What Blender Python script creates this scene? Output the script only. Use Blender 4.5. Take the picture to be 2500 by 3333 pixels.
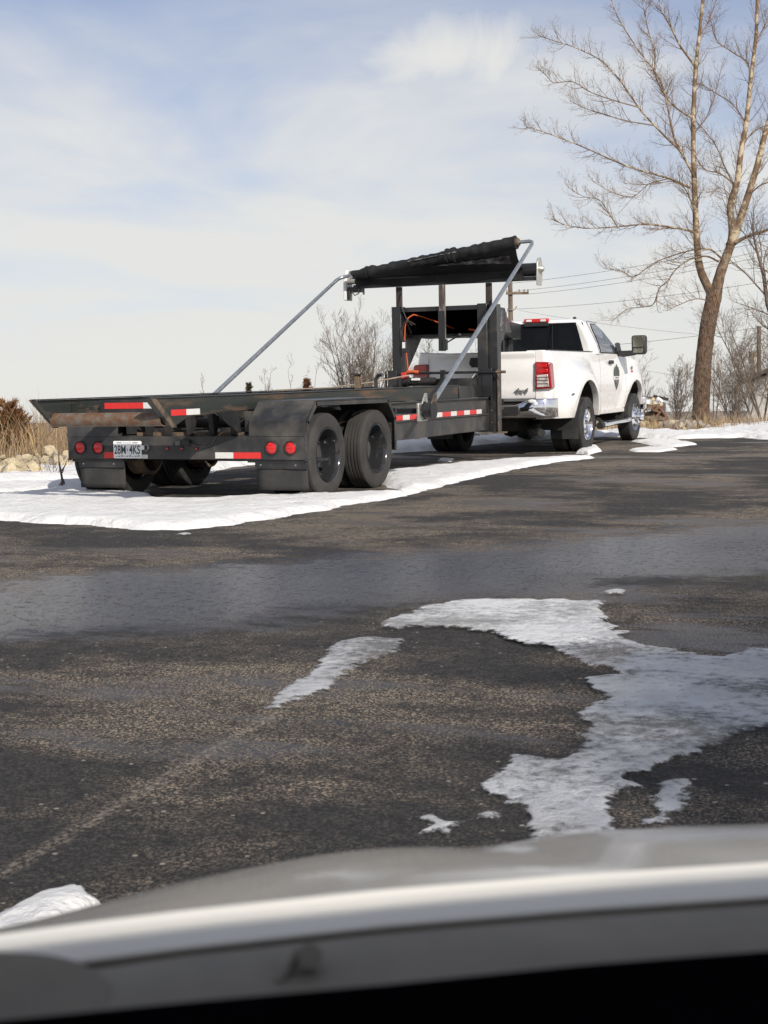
import bpy, bmesh, math, random
import numpy as np
from mathutils import Vector, Matrix
for o in list(bpy.data.objects): bpy.data.objects.remove(o, do_unlink=True)
scene = bpy.context.scene
COL = scene.collection
rad = math.radians

# ------------------------------------------------------------------ camera
CX, CY, CZ = 6.9054, -11.1976, 1.0369
YAW, PITCH, ROLL, FPX = 0.4135, -0.0915, -0.0189, 4657.7   # FPX: focal length in pixels of a 2500 x 3333 frame
_f = Vector((-math.sin(YAW)*math.cos(PITCH), math.cos(YAW)*math.cos(PITCH), math.sin(PITCH)))
_r0 = Vector((math.cos(YAW), math.sin(YAW), 0)); _u0 = _r0.cross(_f)
_r = math.cos(ROLL)*_r0 + math.sin(ROLL)*_u0
_u = -math.sin(ROLL)*_r0 + math.cos(ROLL)*_u0
CAM = Vector((CX, CY, CZ))
cd = bpy.data.cameras.new('camera'); cam = bpy.data.objects.new('camera', cd); COL.objects.link(cam)
cam.matrix_world = Matrix(((_r.x, _u.x, -_f.x, CX), (_r.y, _u.y, -_f.y, CY), (_r.z, _u.z, -_f.z, CZ), (0, 0, 0, 1)))
cd.sensor_fit = 'VERTICAL'; cd.sensor_height = 36; cd.lens = FPX/3333*36
cd.clip_start = 0.02; cd.clip_end = 5000
cd.dof.use_dof = True; cd.dof.focus_distance = 16.0; cd.dof.aperture_fstop = 13.0
scene.camera = cam

# ------------------------------------------------------------------ sky and sun
SUN_AZ_BACK, SUN_EL = 42.0, 31.0
to_sun = Vector((math.cos(rad(SUN_AZ_BACK))*math.cos(rad(SUN_EL)), -math.sin(rad(SUN_AZ_BACK))*math.cos(rad(SUN_EL)), math.sin(rad(SUN_EL))))
world = bpy.data.worlds.new('World'); scene.world = world; world.use_nodes = True
wt = world.node_tree; wt.nodes.clear()
def wn(t, **k):
    n = wt.nodes.new(t)
    for a, b in k.items(): setattr(n, a, b)
    return n
tc = wn('ShaderNodeTexCoord')
addz = wn('ShaderNodeVectorMath', operation='ADD'); addz.inputs[1].default_value = (0, 0, 0.035)   # the lot lies on a gentle rise: the true horizon is a little lower
wt.links.new(tc.outputs['Generated'], addz.inputs[0])
nrm = wn('ShaderNodeVectorMath', operation='NORMALIZE'); wt.links.new(addz.outputs[0], nrm.inputs[0])
sky = wn('ShaderNodeTexSky', sky_type='NISHITA'); sky.sun_disc = False
sky.sun_elevation = rad(SUN_EL); sky.sun_rotation = math.atan2(to_sun.x, to_sun.y)
sky.air_density = 1.0; sky.dust_density = 0.6; sky.ozone_density = 1.5
wt.links.new(nrm.outputs[0], sky.inputs['Vector'])
sep = wn('ShaderNodeSeparateXYZ'); wt.links.new(nrm.outputs[0], sep.inputs[0])
zp = wn('ShaderNodeMath', operation='ADD'); zp.inputs[1].default_value = 0.13; wt.links.new(sep.outputs['Z'], zp.inputs[0])
zm = wn('ShaderNodeMath', operation='MAXIMUM'); zm.inputs[1].default_value = 0.06; wt.links.new(zp.outputs[0], zm.inputs[0])
dx = wn('ShaderNodeMath', operation='DIVIDE'); wt.links.new(sep.outputs['X'], dx.inputs[0]); wt.links.new(zm.outputs[0], dx.inputs[1])
dy = wn('ShaderNodeMath', operation='DIVIDE'); wt.links.new(sep.outputs['Y'], dy.inputs[0]); wt.links.new(zm.outputs[0], dy.inputs[1])
cb = wn('ShaderNodeCombineXYZ'); wt.links.new(dx.outputs[0], cb.inputs[0]); wt.links.new(dy.outputs[0], cb.inputs[1])
mp = wn('ShaderNodeMapping'); mp.inputs['Location'].default_value = (0.4, 0.2, 0); mp.inputs['Rotation'].default_value = (0, 0, rad(-20)); mp.inputs['Scale'].default_value = (1.15, 0.95, 1)
wt.links.new(cb.outputs[0], mp.inputs['Vector'])
n1 = wn('ShaderNodeTexNoise'); n1.inputs['Scale'].default_value = 1.0; n1.inputs['Detail'].default_value = 7; n1.inputs['Roughness'].default_value = 0.52; n1.inputs['Distortion'].default_value = 0.35
wt.links.new(mp.outputs[0], n1.inputs['Vector'])
# thin cloud thickens towards the horizon
lowr = wn('ShaderNodeMapRange'); lowr.inputs['From Min'].default_value = 0.02; lowr.inputs['From Max'].default_value = 0.30
lowr.inputs['To Min'].default_value = 0.30; lowr.inputs['To Max'].default_value = -0.06; wt.links.new(sep.outputs['Z'], lowr.inputs['Value'])
addc = wn('ShaderNodeMath', operation='ADD'); wt.links.new(n1.outputs['Fac'], addc.inputs[0]); wt.links.new(lowr.outputs[0], addc.inputs[1])
cr = wn('ShaderNodeMapRange', interpolation_type='SMOOTHSTEP'); cr.inputs['From Min'].default_value = 0.36; cr.inputs['From Max'].default_value = 0.74; wt.links.new(addc.outputs[0], cr.inputs['Value'])
cr.inputs['To Min'].default_value = 0.20; cr.inputs['To Max'].default_value = 0.95
_c0 = (_f+_r*((1460-1250)/FPX)-_u*((172-1666.5)/FPX))+Vector((0, 0, .035)); _c0.normalize()
_cx = _r0; _cy = _c0.cross(_cx).normalized()
sb_ = wn('ShaderNodeVectorMath', operation='SUBTRACT'); sb_.inputs[1].default_value = _c0; wt.links.new(nrm.outputs[0], sb_.inputs[0])
da = wn('ShaderNodeVectorMath', operation='DOT_PRODUCT'); da.inputs[1].default_value = _cx/.088; wt.links.new(sb_.outputs[0], da.inputs[0])
db = wn('ShaderNodeVectorMath', operation='DOT_PRODUCT'); db.inputs[1].default_value = _cy/.036; wt.links.new(sb_.outputs[0], db.inputs[0])
cxy = wn('ShaderNodeCombineXYZ'); wt.links.new(da.outputs['Value'], cxy.inputs[0]); wt.links.new(db.outputs['Value'], cxy.inputs[1])
ln = wn('ShaderNodeVectorMath', operation='LENGTH'); wt.links.new(cxy.outputs[0], ln.inputs[0])
n2 = wn('ShaderNodeTexNoise'); n2.inputs['Scale'].default_value = 17; n2.inputs['Detail'].default_value = 8; n2.inputs['Roughness'].default_value = .58; n2.inputs['Distortion'].default_value = .5; wt.links.new(nrm.outputs[0], n2.inputs['Vector'])
ln2 = wn('ShaderNodeMath', operation='MULTIPLY_ADD'); ln2.inputs[1].default_value = 1.45; wt.links.new(n2.outputs['Fac'], ln2.inputs[0]); wt.links.new(ln.outputs['Value'], ln2.inputs[2])
pf = wn('ShaderNodeMapRange', interpolation_type='SMOOTHSTEP'); pf.inputs['From Min'].default_value = 2.05; pf.inputs['From Max'].default_value = .75; pf.inputs['To Max'].default_value = .97; wt.links.new(ln2.outputs[0], pf.inputs['Value'])
cmx = wn('ShaderNodeMath', operation='MAXIMUM'); wt.links.new(cr.outputs[0], cmx.inputs[0]); wt.links.new(pf.outputs[0], cmx.inputs[1])
bg_sky = wn('ShaderNodeBackground'); bg_sky.inputs['Strength'].default_value = 0.078; tint = wn('ShaderNodeMix', data_type='RGBA', blend_type='MULTIPLY'); tint.inputs['Factor'].default_value = 1; tint.inputs['B'].default_value = (1.04, .95, 1.06, 1); wt.links.new(sky.outputs[0], tint.inputs['A']); wt.links.new(tint.outputs['Result'], bg_sky.inputs['Color'])
bg_cl = wn('ShaderNodeBackground'); bg_cl.inputs['Color'].default_value = (0.615, 0.612, 0.59, 1); bg_cl.inputs['Strength'].default_value = 1.0
mixw = wn('ShaderNodeMixShader'); wt.links.new(cmx.outputs[0], mixw.inputs[0]); wt.links.new(bg_sky.outputs[0], mixw.inputs[1]); wt.links.new(bg_cl.outputs[0], mixw.inputs[2])
wo = wn('ShaderNodeOutputWorld'); wt.links.new(mixw.outputs[0], wo.inputs['Surface'])

sl = bpy.data.lights.new('sun', 'SUN'); sl.energy = 3.6; sl.angle = rad(0.53); sl.color = (1.0, 0.93, 0.84)
so = bpy.data.objects.new('sun', sl); COL.objects.link(so); so.rotation_euler = to_sun.to_track_quat('Z', 'Y').to_euler(); so.location = (0, 0, 50)
scene.view_settings.view_transform = 'Standard'; scene.view_settings.look = 'None'
scene.view_settings.exposure = 0.38; scene.view_settings.gamma = 1.0; scene.view_settings.use_curve_mapping = False
scene.render.engine = 'CYCLES'

# ------------------------------------------------------------------ pixel <-> place helpers (2500 x 3333 frame)
def ray(px, py):
    return (_f + _r*((px-1250)/FPX) - _u*((py-1666.5)/FPX))
def at(px, py, depth): return CAM + ray(px, py)*depth
def on_plane(px, py, axis, val):
    d = ray(px, py); return CAM + d*((val-CAM[axis])/d[axis])

# ------------------------------------------------------------------ numpy noise
def _hash(ix, iy, seed):
    h = (ix*374761393 + iy*668265263 + seed*974711) & 0xffffffff
    h = ((h ^ (h >> 13))*1274126177) & 0xffffffff
    return ((h ^ (h >> 16)) & 0xffff)/65535.0
def vnoise(x, y, seed=0):
    x = np.asarray(x, float); y = np.asarray(y, float)
    ix = np.floor(x).astype(np.int64); iy = np.floor(y).astype(np.int64)
    fx = x-ix; fy = y-iy; fx = fx*fx*(3-2*fx); fy = fy*fy*(3-2*fy)
    a = _hash(ix, iy, seed); b = _hash(ix+1, iy, seed); c = _hash(ix, iy+1, seed); d = _hash(ix+1, iy+1, seed)
    return (a*(1-fx)+b*fx)*(1-fy)+(c*(1-fx)+d*fx)*fy
def fbm(x, y, seed=0, oct=4, gain=.5):
    s = 0; a = 1; t = 0
    for i in range(oct):
        s = s + a*vnoise(np.asarray(x)*2**i, np.asarray(y)*2**i, seed+i*17); t += a; a *= gain
    return s/t*2-1
def sstep(a, b, x):
    t = np.clip((np.asarray(x, float)-a)/(b-a), 0, 1); return t*t*(3-2*t)
def sdf_poly(poly, X, Y):            # > 0 inside
    P = np.array(poly, float); n = len(P); d2 = np.full(X.shape, 1e18); ins = np.zeros(X.shape, bool)
    for i in range(n):
        ax, ay = P[i]; bx, by = P[(i+1) % n]; ex, ey = bx-ax, by-ay
        t = np.clip(((X-ax)*ex+(Y-ay)*ey)/(ex*ex+ey*ey+1e-12), 0, 1)
        d2 = np.minimum(d2, (X-ax-t*ex)**2+(Y-ay-t*ey)**2)
        c = ((ay > Y) != (by > Y)); xx = ax+(Y-ay)*ex/(ey if abs(ey) > 1e-12 else 1e-12)
        ins ^= c & (X < xx)
    d = np.sqrt(d2); return np.where(ins, d, -d)

# ------------------------------------------------------------------ materials
MATS = {}
def mk(name, col, rough=.5, metal=0., col2=None, scale=6., thr=(.45, .6), detail=6., var=.12, bump=0., bscale=60., rough2=None, coat=0., spec=.5, aniso=None, stretch=(1, 1, 1), trans=0., emit=None):
    m = bpy.data.materials.new(name); m.use_nodes = True; t = m.node_tree; b = t.nodes['Principled BSDF']; L = t.links.new
    b.inputs['Roughness'].default_value = rough; b.inputs['Metallic'].default_value = metal
    b.inputs['Coat Weight'].default_value = coat; b.inputs['Coat Roughness'].default_value = .06
    b.inputs['Specular IOR Level'].default_value = spec
    tcn = t.nodes.new('ShaderNodeTexCoord'); mpn = t.nodes.new('ShaderNodeMapping'); mpn.inputs['Scale'].default_value = stretch
    L(tcn.outputs['Object'], mpn.inputs[0])
    nz = t.nodes.new('ShaderNodeTexNoise'); nz.inputs['Scale'].default_value = scale; nz.inputs['Detail'].default_value = detail; nz.inputs['Roughness'].default_value = .6
    L(mpn.outputs[0], nz.inputs['Vector'])
    c = Vector(col[:3])
    rmp = t.nodes.new('ShaderNodeValToRGB'); e = rmp.color_ramp.elements
    if col2 is None:
        e[0].position = .3; e[1].position = .7
        e[0].color = (*(c*(1-var)), 1); e[1].color = (*(c*(1+var)), 1)
    else:
        e[0].position = thr[0]; e[1].position = thr[1]
        e[0].color = (*c, 1); e[1].color = (*col2[:3], 1)
    L(nz.outputs['Fac'], rmp.inputs[0])
    # fine variation on top
    nz2 = t.nodes.new('ShaderNodeTexNoise'); nz2.inputs['Scale'].default_value = scale*7; nz2.inputs['Detail'].default_value = 3; L(mpn.outputs[0], nz2.inputs['Vector'])
    mx = t.nodes.new('ShaderNodeMix'); mx.data_type = 'RGBA'; mx.blend_type = 'MULTIPLY'; mx.inputs['Factor'].default_value = min(1, var*3)
    gr = t.nodes.new('ShaderNodeMapRange'); gr.inputs['From Min'].default_value = .25; gr.inputs['From Max'].default_value = .75; gr.inputs['To Min'].default_value = .72; gr.inputs['To Max'].default_value = 1.2
    L(nz2.outputs['Fac'], gr.inputs['Value']); L(rmp.outputs[0], mx.inputs['A']); L(gr.outputs[0], mx.inputs['B']); L(mx.outputs['Result'], b.inputs['Base Color'])
    r2 = rough2 if rough2 is not None else rough
    rr = t.nodes.new('ShaderNodeMapRange'); rr.inputs['From Min'].default_value = thr[0] if col2 else .3; rr.inputs['From Max'].default_value = thr[1] if col2 else .7
    rr.inputs['To Min'].default_value = rough*.93; rr.inputs['To Max'].default_value = r2*1.07 if r2 < .9 else r2
    L(nz.outputs['Fac'], rr.inputs['Value']); L(rr.outputs[0], b.inputs['Roughness'])
    if bump:
        nb = t.nodes.new('ShaderNodeTexNoise'); nb.inputs['Scale'].default_value = bscale; nb.inputs['Detail'].default_value = 5; L(mpn.outputs[0], nb.inputs['Vector'])
        bn = t.nodes.new('ShaderNodeBump'); bn.inputs['Strength'].default_value = 1; bn.inputs['Distance'].default_value = bump; L(nb.outputs['Fac'], bn.inputs['Height']); L(bn.outputs[0], b.inputs['Normal'])
    MATS[name] = m; return m

mk('black_paint', (.018, .019, .021), .33, col2=(.07, .063, .055), scale=3.2, thr=(.5, .8), rough2=.6, bump=.0006, bscale=30, var=.1)
mk('black_paint_dusty', (.024, .025, .027), .42, col2=(.095, .087, .075), scale=3.1, thr=(.42, .72), rough2=.65, bump=.0006, bscale=40)
mk('rusty_pipe', (.125, .062, .032), .75, col2=(.15, .13, .105), scale=14, thr=(.42, .62), rough2=.6, bump=.002, bscale=25, var=.25)
mk('worn_rail', (.024, .028, .025), .5, col2=(.15, .09, .05), scale=4, thr=(.51, .72), rough2=.75, bump=.001, bscale=30, stretch=(1, .35, 2.2), var=.2)
mk('edge_rust', (.16, .11, .07), .7, col2=(.05, .045, .04), scale=11, thr=(.45, .6), bump=.001, var=.2)
mk('galvanised', (.46, .49, .51), .38, metal=.85, var=.15, scale=14)
mk('post_wood_grey', (.20, .185, .16), .8, col2=(.06, .045, .04), scale=7, thr=(.5, .62), var=.2, stretch=(1, 1, .3))
mk('post_dark', (.035, .025, .022), .7, col2=(.10, .06, .045), scale=7, thr=(.5, .7), var=.2, stretch=(1, 1, .3))
mk('rubber', (.022, .022, .022), .78, col2=(.06, .056, .05), scale=5, thr=(.45, .8), bump=.001, bscale=70, var=.15)
mk('rubber_dusty', (.030, .029, .028), .85, col2=(.055, .052, .048), scale=5, thr=(.4, .7), bump=.0008, bscale=60, var=.12)
mk('rim_black', (.02, .021, .023), .16, col2=(.06, .055, .05), scale=7, thr=(.55, .8), rough2=.4, coat=.3)
mk('hub_grey', (.06, .058, .055), .55, var=.2)
mk('underbody', (.012, .012, .013), .8, col2=(.04, .033, .026), scale=5, thr=(.45, .7))
mk('chrome', (.82, .83, .85), .07, metal=1, var=.03)
mk('chrome_dull', (.42, .42, .42), .3, metal=.9, var=.12)
mk('red_lens', (.55, .012, .014), .22, var=.12, scale=30, coat=.6, bump=.0006, bscale=160)
mk('truck_red', (.30, .008, .012), .14, var=.25, scale=14, coat=.9)
mk('red_reflector', (.62, .03, .028), .35, var=.1, scale=40)
mk('white_reflector', (.66, .66, .63), .4, var=.08, scale=40)
mk('white_paint', (.80, .795, .775), .28, var=.02, coat=.8, spec=.5)
mk('clear_lens', (.78, .72, .68), .15, metal=.3, col2=(.45, .38, .35), scale=16, thr=(.45, .6), coat=1.)
mk('car_glass', (.012, .014, .017), .05, var=.05, spec=.7, coat=.5)
mk('side_glass', (.05, .075, .11), .03, var=.05, spec=1., coat=.6)
mk('mirror_glass', (.45, .43, .36), .12, metal=.9, col2=(.33, .31, .25), scale=30, thr=(.4, .7))
mk('black_plastic', (.022, .022, .023), .5, var=.1, bump=.0003, bscale=200)
mk('tarp_mesh', (.007, .007, .008), .72, col2=(.02, .02, .021), scale=6, thr=(.4, .75), bump=.006, bscale=9, var=.2)
mk('tarp_vinyl', (.06, .06, .063), .3, col2=(.38, .38, .39), scale=9, thr=(.45, .72), bump=.01, bscale=14, var=.2)
mk('cast_alloy', (.55, .54, .5), .42, metal=.6, col2=(.3, .28, .24), scale=14, thr=(.5, .7))
mk('hose_orange', (.55, .10, .03), .5, var=.1)
mk('hose_dark', (.05, .04, .035), .6, var=.2)
mk('strap_tan', (.30, .24, .18), .8, var=.2)
mk('plate_white', (.80, .81, .80), .4, var=.06, scale=30)
mk('plate_ink', (.03, .06, .075), .5, var=.1)
mk('decal_dark', (.02, .03, .028), .4, col2=(.06, .085, .07), scale=40, thr=(.45, .55))
mk('decal_grey', (.12, .12, .13), .4, var=.2)
mk('decal_white', (.7, .7, .68), .4, var=.05)
mk('sticker_mix', (.55, .54, .53), .35, col2=(.09, .085, .085), scale=13, thr=(.44, .52))
mk('sticker_red', (.5, .03, .03), .35, col2=(.6, .55, .52), scale=17, thr=(.55, .62))
mk('pole_wood', (.19, .15, .11), .85, col2=(.12, .09, .065), scale=5, thr=(.4, .6), stretch=(1, 1, .1), var=.2, bump=.004, bscale=20)
mk('wire', (.10, .10, .105), .6)
mk('bark_lower', (.065, .042, .028), .95, col2=(.17, .115, .08), scale=9, thr=(.4, .62), bump=.03, bscale=16, stretch=(1, 1, .28), var=.3)
mk('bark_upper', (.15, .105, .07), .9, col2=(.50, .44, .34), scale=3.2, thr=(.5, .62), bump=.008, bscale=14, stretch=(1, 1, .4), var=.25)
mk('twig', (.15, .095, .055), .9, col2=(.25, .175, .11), scale=2, thr=(.4, .6), var=.2)
mk('twig_grey', (.11, .085, .062), .9, col2=(.17, .13, .10), scale=2, thr=(.4, .6), var=.2)
mk('seed_ball', (.11, .06, .035), .9, var=.3)
mk('cedar_leaf', (.15, .075, .028), .85, col2=(.27, .13, .055), scale=2.5, thr=(.4, .62), var=.35)
mk('cedar_green', (.05, .055, .022), .85, col2=(.12, .085, .035), scale=2.5, thr=(.45, .65), var=.35)
mk('dry_grass', (.43, .30, .15), .85, col2=(.25, .175, .10), scale=1.5, thr=(.4, .6), var=.25)
mk('brush_grey', (.19, .145, .11), .9, col2=(.28, .21, .15), scale=1, thr=(.4, .6), var=.2)
mk('limestone', (.62, .49, .29), .9, col2=(.74, .66, .48), scale=4, thr=(.4, .62), bump=.02, bscale=14, var=.2)
mk('stone_grey', (.26, .22, .18), .9, col2=(.42, .37, .30), scale=4, thr=(.4, .62), bump=.015, bscale=14, var=.2)
mk('siding', (.62, .60, .56), .6, col2=(.5, .48, .44), scale=1.2, thr=(.4, .7), stretch=(3, 3, .2))
mk('roof_metal', (.20, .195, .19), .5, var=.15)
mk('debris_brown', (.13, .07, .045), .9, col2=(.2, .12, .07), scale=6, thr=(.4, .6), var=.3, bump=.01)
mk('debris_blue', (.09, .10, .14), .7, var=.2)
mk('interior_black', (.002, .002, .0025), .9, var=.2, spec=0.)
mk('cowl_plastic', (.19, .172, .138), .7, var=.12)
mk('concrete_wall', (.42, .41, .39), .8, var=.1)
mk('hood_paint', (.84, .81, .72), .18, metal=.0, var=.012, coat=.7)

def grime_paint():
    m = MATS['white_paint']; t = m.node_tree; b = t.nodes['Principled BSDF']; L = t.links.new
    src = b.inputs['Base Color'].links[0].from_socket; tcn = t.nodes.new('ShaderNodeTexCoord'); sp = t.nodes.new('ShaderNodeSeparateXYZ'); L(tcn.outputs['Object'], sp.inputs[0])
    nz = t.nodes.new('ShaderNodeTexNoise'); nz.inputs['Scale'].default_value = 5; nz.inputs['Detail'].default_value = 7; nz.inputs['Roughness'].default_value = .7; L(tcn.outputs['Object'], nz.inputs['Vector'])
    ad = t.nodes.new('ShaderNodeMath'); ad.operation = 'MULTIPLY_ADD'; L(nz.outputs['Fac'], ad.inputs[0]); ad.inputs[1].default_value = .55; L(sp.outputs[2], ad.inputs[2])
    mr = t.nodes.new('ShaderNodeMapRange'); mr.inputs['From Min'].default_value = 1.12; mr.inputs['From Max'].default_value = .72; mr.inputs['To Max'].default_value = .42; L(ad.outputs[0], mr.inputs['Value'])
    mx = t.nodes.new('ShaderNodeMix'); mx.data_type = 'RGBA'; mx.inputs['B'].default_value = (.33, .28, .22, 1); L(mr.outputs[0], mx.inputs['Factor']); L(src, mx.inputs['A']); L(mx.outputs['Result'], b.inputs['Base Color'])
grime_paint()
def node_mat(name):
    m = bpy.data.materials.new(name); m.use_nodes = True; MATS[name] = m
    t = m.node_tree; return m, t, t.nodes['Principled BSDF'], t.links.new
def nn(t, ty, **k):
    n = t.nodes.new(ty)
    for a, v in k.items():
        if a in n.inputs.keys(): n.inputs[a].default_value = v
        else: setattr(n, a, v)
    return n
def math2(t, op, a, b=None, clamp=False):
    n = t.nodes.new('ShaderNodeMath'); n.operation = op; n.use_clamp = clamp
    for i, v in enumerate((a, b)):
        if v is None: continue
        if isinstance(v, (int, float)): n.inputs[i].default_value = v
        else: t.links.new(v, n.inputs[i])
    return n.outputs[0]
def maprange(t, v, a, b, c=0., d=1., smooth=True):
    n = t.nodes.new('ShaderNodeMapRange'); n.interpolation_type = 'SMOOTHSTEP' if smooth else 'LINEAR'
    for i, x in zip(('From Min', 'From Max', 'To Min', 'To Max'), (a, b, c, d)): n.inputs[i].default_value = x
    t.links.new(v, n.inputs['Value']); return n.outputs[0]
def mixc(t, f, a, b, bt='MIX'):
    n = t.nodes.new('ShaderNodeMix'); n.data_type = 'RGBA'; n.blend_type = bt
    for nm, v in (('Factor', f), ('A', a), ('B', b)):
        if isinstance(v, (int, float)): n.inputs[nm].default_value = v
        elif isinstance(v, tuple): n.inputs[nm].default_value = (*v, 1)
        else: t.links.new(v, n.inputs[nm])
    return n.outputs['Result']

# asphalt: dark binder, pale grains of worn aggregate of mixed sizes, tan dust in drifts, damp strip with a sheen
m, t, b, L = node_mat('asphalt')
geo = nn(t, 'ShaderNodeNewGeometry'); pos = geo.outputs['Position']
big = nn(t, 'ShaderNodeTexNoise', Scale=.55, Detail=5., Roughness=.55); L(pos, big.inputs['Vector'])
mpw = nn(t, 'ShaderNodeMapping'); mpw.inputs['Rotation'].default_value = (0, 0, rad(-24)); mpw.inputs['Scale'].default_value = (.35, 1.4, 1); L(pos, mpw.inputs[0])
stre = nn(t, 'ShaderNodeTexNoise', Scale=1.3, Detail=6., Roughness=.6); L(mpw.outputs[0], stre.inputs['Vector'])
fine = nn(t, 'ShaderNodeTexNoise', Scale=105., Detail=3., Roughness=.7); L(pos, fine.inputs['Vector'])
fine2 = nn(t, 'ShaderNodeTexNoise', Scale=62., Detail=6., Roughness=.8); L(pos, fine2.inputs['Vector'])
med = nn(t, 'ShaderNodeTexNoise', Scale=17., Detail=6., Roughness=.75); L(pos, med.inputs['Vector'])
low = nn(t, 'ShaderNodeTexNoise', Scale=3.5, Detail=6., Roughness=.65); L(pos, low.inputs['Vector'])
chip = nn(t, 'ShaderNodeTexVoronoi', Scale=34.); L(pos, chip.inputs['Vector'])
chipc = nn(t, 'ShaderNodeSeparateColor'); L(chip.outputs['Color'], chipc.inputs[0])
sepp = nn(t, 'ShaderNodeSeparateXYZ'); L(pos, sepp.inputs[0])
def plane_dist(p0, p1):   # signed distance to a line in plan, as a node output
    x0, y0 = p0; x1, y1 = p1; l = math.hypot(x1-x0, y1-y0); nx, ny = -(y1-y0)/l, (x1-x0)/l
    a = math2(t, 'MULTIPLY', sepp.outputs[0], nx); c = math2(t, 'MULTIPLY', sepp.outputs[1], ny)
    return math2(t, 'ADD', math2(t, 'ADD', a, c), -(nx*x0+ny*y0))
def sub5(o): return math2(t, 'SUBTRACT', o, .5)
wob = math2(t, 'ADD', math2(t, 'MULTIPLY', sub5(stre.outputs['Fac']), 1.7), math2(t, 'ADD', math2(t, 'MULTIPLY', sub5(med.outputs['Fac']), .8), math2(t, 'MULTIPLY', sub5(low.outputs['Fac']), 1.1)))
dw = math2(t, 'ABSOLUTE', math2(t, 'ADD', plane_dist((2.55, -5.95), (5.5, -2.35)), wob))     # strip of melt water running across the lot
wet1 = maprange(t, dw, .45, 1.35, 1., 0.)
wet2 = maprange(t, math2(t, 'ADD', stre.outputs['Fac'], math2(t, 'MULTIPLY', big.outputs['Fac'], .4)), .72, .84, 0., .5)
wet = math2(t, 'MAXIMUM', wet1, wet2, clamp=True)
stone = math2(t, 'ADD', math2(t, 'MULTIPLY', fine2.outputs['Fac'], .6), math2(t, 'MULTIPLY', med.outputs['Fac'], .4))
poke = maprange(t, stone, .585, .50, .10, 1.)              # stones standing out of the water film
wetp = math2(t, 'MULTIPLY', math2(t, 'MULTIPLY', wet, poke), maprange(t, big.outputs['Fac'], .35, .6, .75, 1.))
dustm = maprange(t, math2(t, 'ADD', big.outputs['Fac'], math2(t, 'ADD', math2(t, 'MULTIPLY', sub5(stre.outputs['Fac']), .6), math2(t, 'MULTIPLY', sub5(low.outputs['Fac']), .35))), .40, .64)
dry = math2(t, 'SUBTRACT', 1., math2(t, 'MULTIPLY', wet, .85))
pale = math2(t, 'MAXIMUM', maprange(t, fine.outputs['Fac'], .52, .60), maprange(t, fine2.outputs['Fac'], .53, .62))
pale = math2(t, 'MULTIPLY', pale, math2(t, 'ADD', math2(t, 'MULTIPLY', dustm, 1.15), .12))
pale = math2(t, 'MULTIPLY', pale, maprange(t, med.outputs['Fac'], .36, .60, .35, 1.25))
pale = math2(t, 'MULTIPLY', pale, dry, clamp=True)
chips = math2(t, 'MULTIPLY', maprange(t, chip.outputs['Distance'], .16, .28, 1., 0.), maprange(t, chipc.outputs[0], .93, .95))
line = maprange(t, math2(t, 'ABSOLUTE', math2(t, 'ADD', plane_dist((4.93, -8.69), (4.83, -7.6)), math2(t, 'MULTIPLY', sub5(med.outputs['Fac']), .08))), .006, .038, 1., 0.)     # worn remains of a parking line
line = math2(t, 'MULTIPLY', math2(t, 'MULTIPLY', line, maprange(t, fine2.outputs['Fac'], .45, .58)), maprange(t, sepp.outputs[1], -6.6, -7.4, 0., 1.))
base = mixc(t, maprange(t, stone, .40, .60), (.010, .0105, .012), (.040, .0395, .040))
base = mixc(t, math2(t, 'MULTIPLY', dustm, .22), base, (.085, .070, .053))
base = mixc(t, pale, base, (.55, .445, .325))
base = mixc(t, math2(t, 'MULTIPLY', chips, dry), base, (.42, .37, .30))
base = mixc(t, math2(t, 'MULTIPLY', line, .42), base, (.55, .47, .37))
base = mixc(t, math2(t, 'MULTIPLY', wet, .55), base, (.011, .015, .024))  # damp darkening, with the blue of the reflected sky put into its colour
L(base, b.inputs['Base Color'])
L(maprange(t, wetp, .05, .75, .9, .13), b.inputs['Roughness'])
L(maprange(t, wetp, .0, .8, .4, .65), b.inputs['Specular IOR Level'])
hgt = math2(t, 'ADD', math2(t, 'MULTIPLY', fine2.outputs['Fac'], 1.0), math2(t, 'MULTIPLY', med.outputs['Fac'], 1.2))
bn = nn(t, 'ShaderNodeBump', Distance=.014); L(math2(t, 'SUBTRACT', 1., math2(t, 'MULTIPLY', wetp, .78)), bn.inputs['Strength']); L(hgt, bn.inputs['Height']); L(bn.outputs[0], b.inputs['Normal'])

# terrain beyond the lot: dirt, dead grass and old snow
m, t, b, L = node_mat('terrain')
geo = nn(t, 'ShaderNodeNewGeometry'); pos = geo.outputs['Position']
a1 = nn(t, 'ShaderNodeTexNoise', Scale=.8, Detail=7., Roughness=.65); L(pos, a1.inputs['Vector'])
a2 = nn(t, 'ShaderNodeTexNoise', Scale=9., Detail=5., Roughness=.7); L(pos, a2.inputs['Vector'])
c = mixc(t, maprange(t, a2.outputs['Fac'], .35, .65), (.10, .068, .04), (.27, .20, .12))
c = mixc(t, maprange(t, math2(t, 'ADD', a1.outputs['Fac'], math2(t, 'MULTIPLY', a2.outputs['Fac'], .25)), .66, .74), c, (.75, .76, .78))
L(c, b.inputs['Base Color']); b.inputs['Roughness'].default_value = .95
bn = nn(t, 'ShaderNodeBump', Strength=1., Distance=.05); L(a2.outputs['Fac'], bn.inputs['Height']); L(bn.outputs[0], b.inputs['Normal'])

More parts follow.
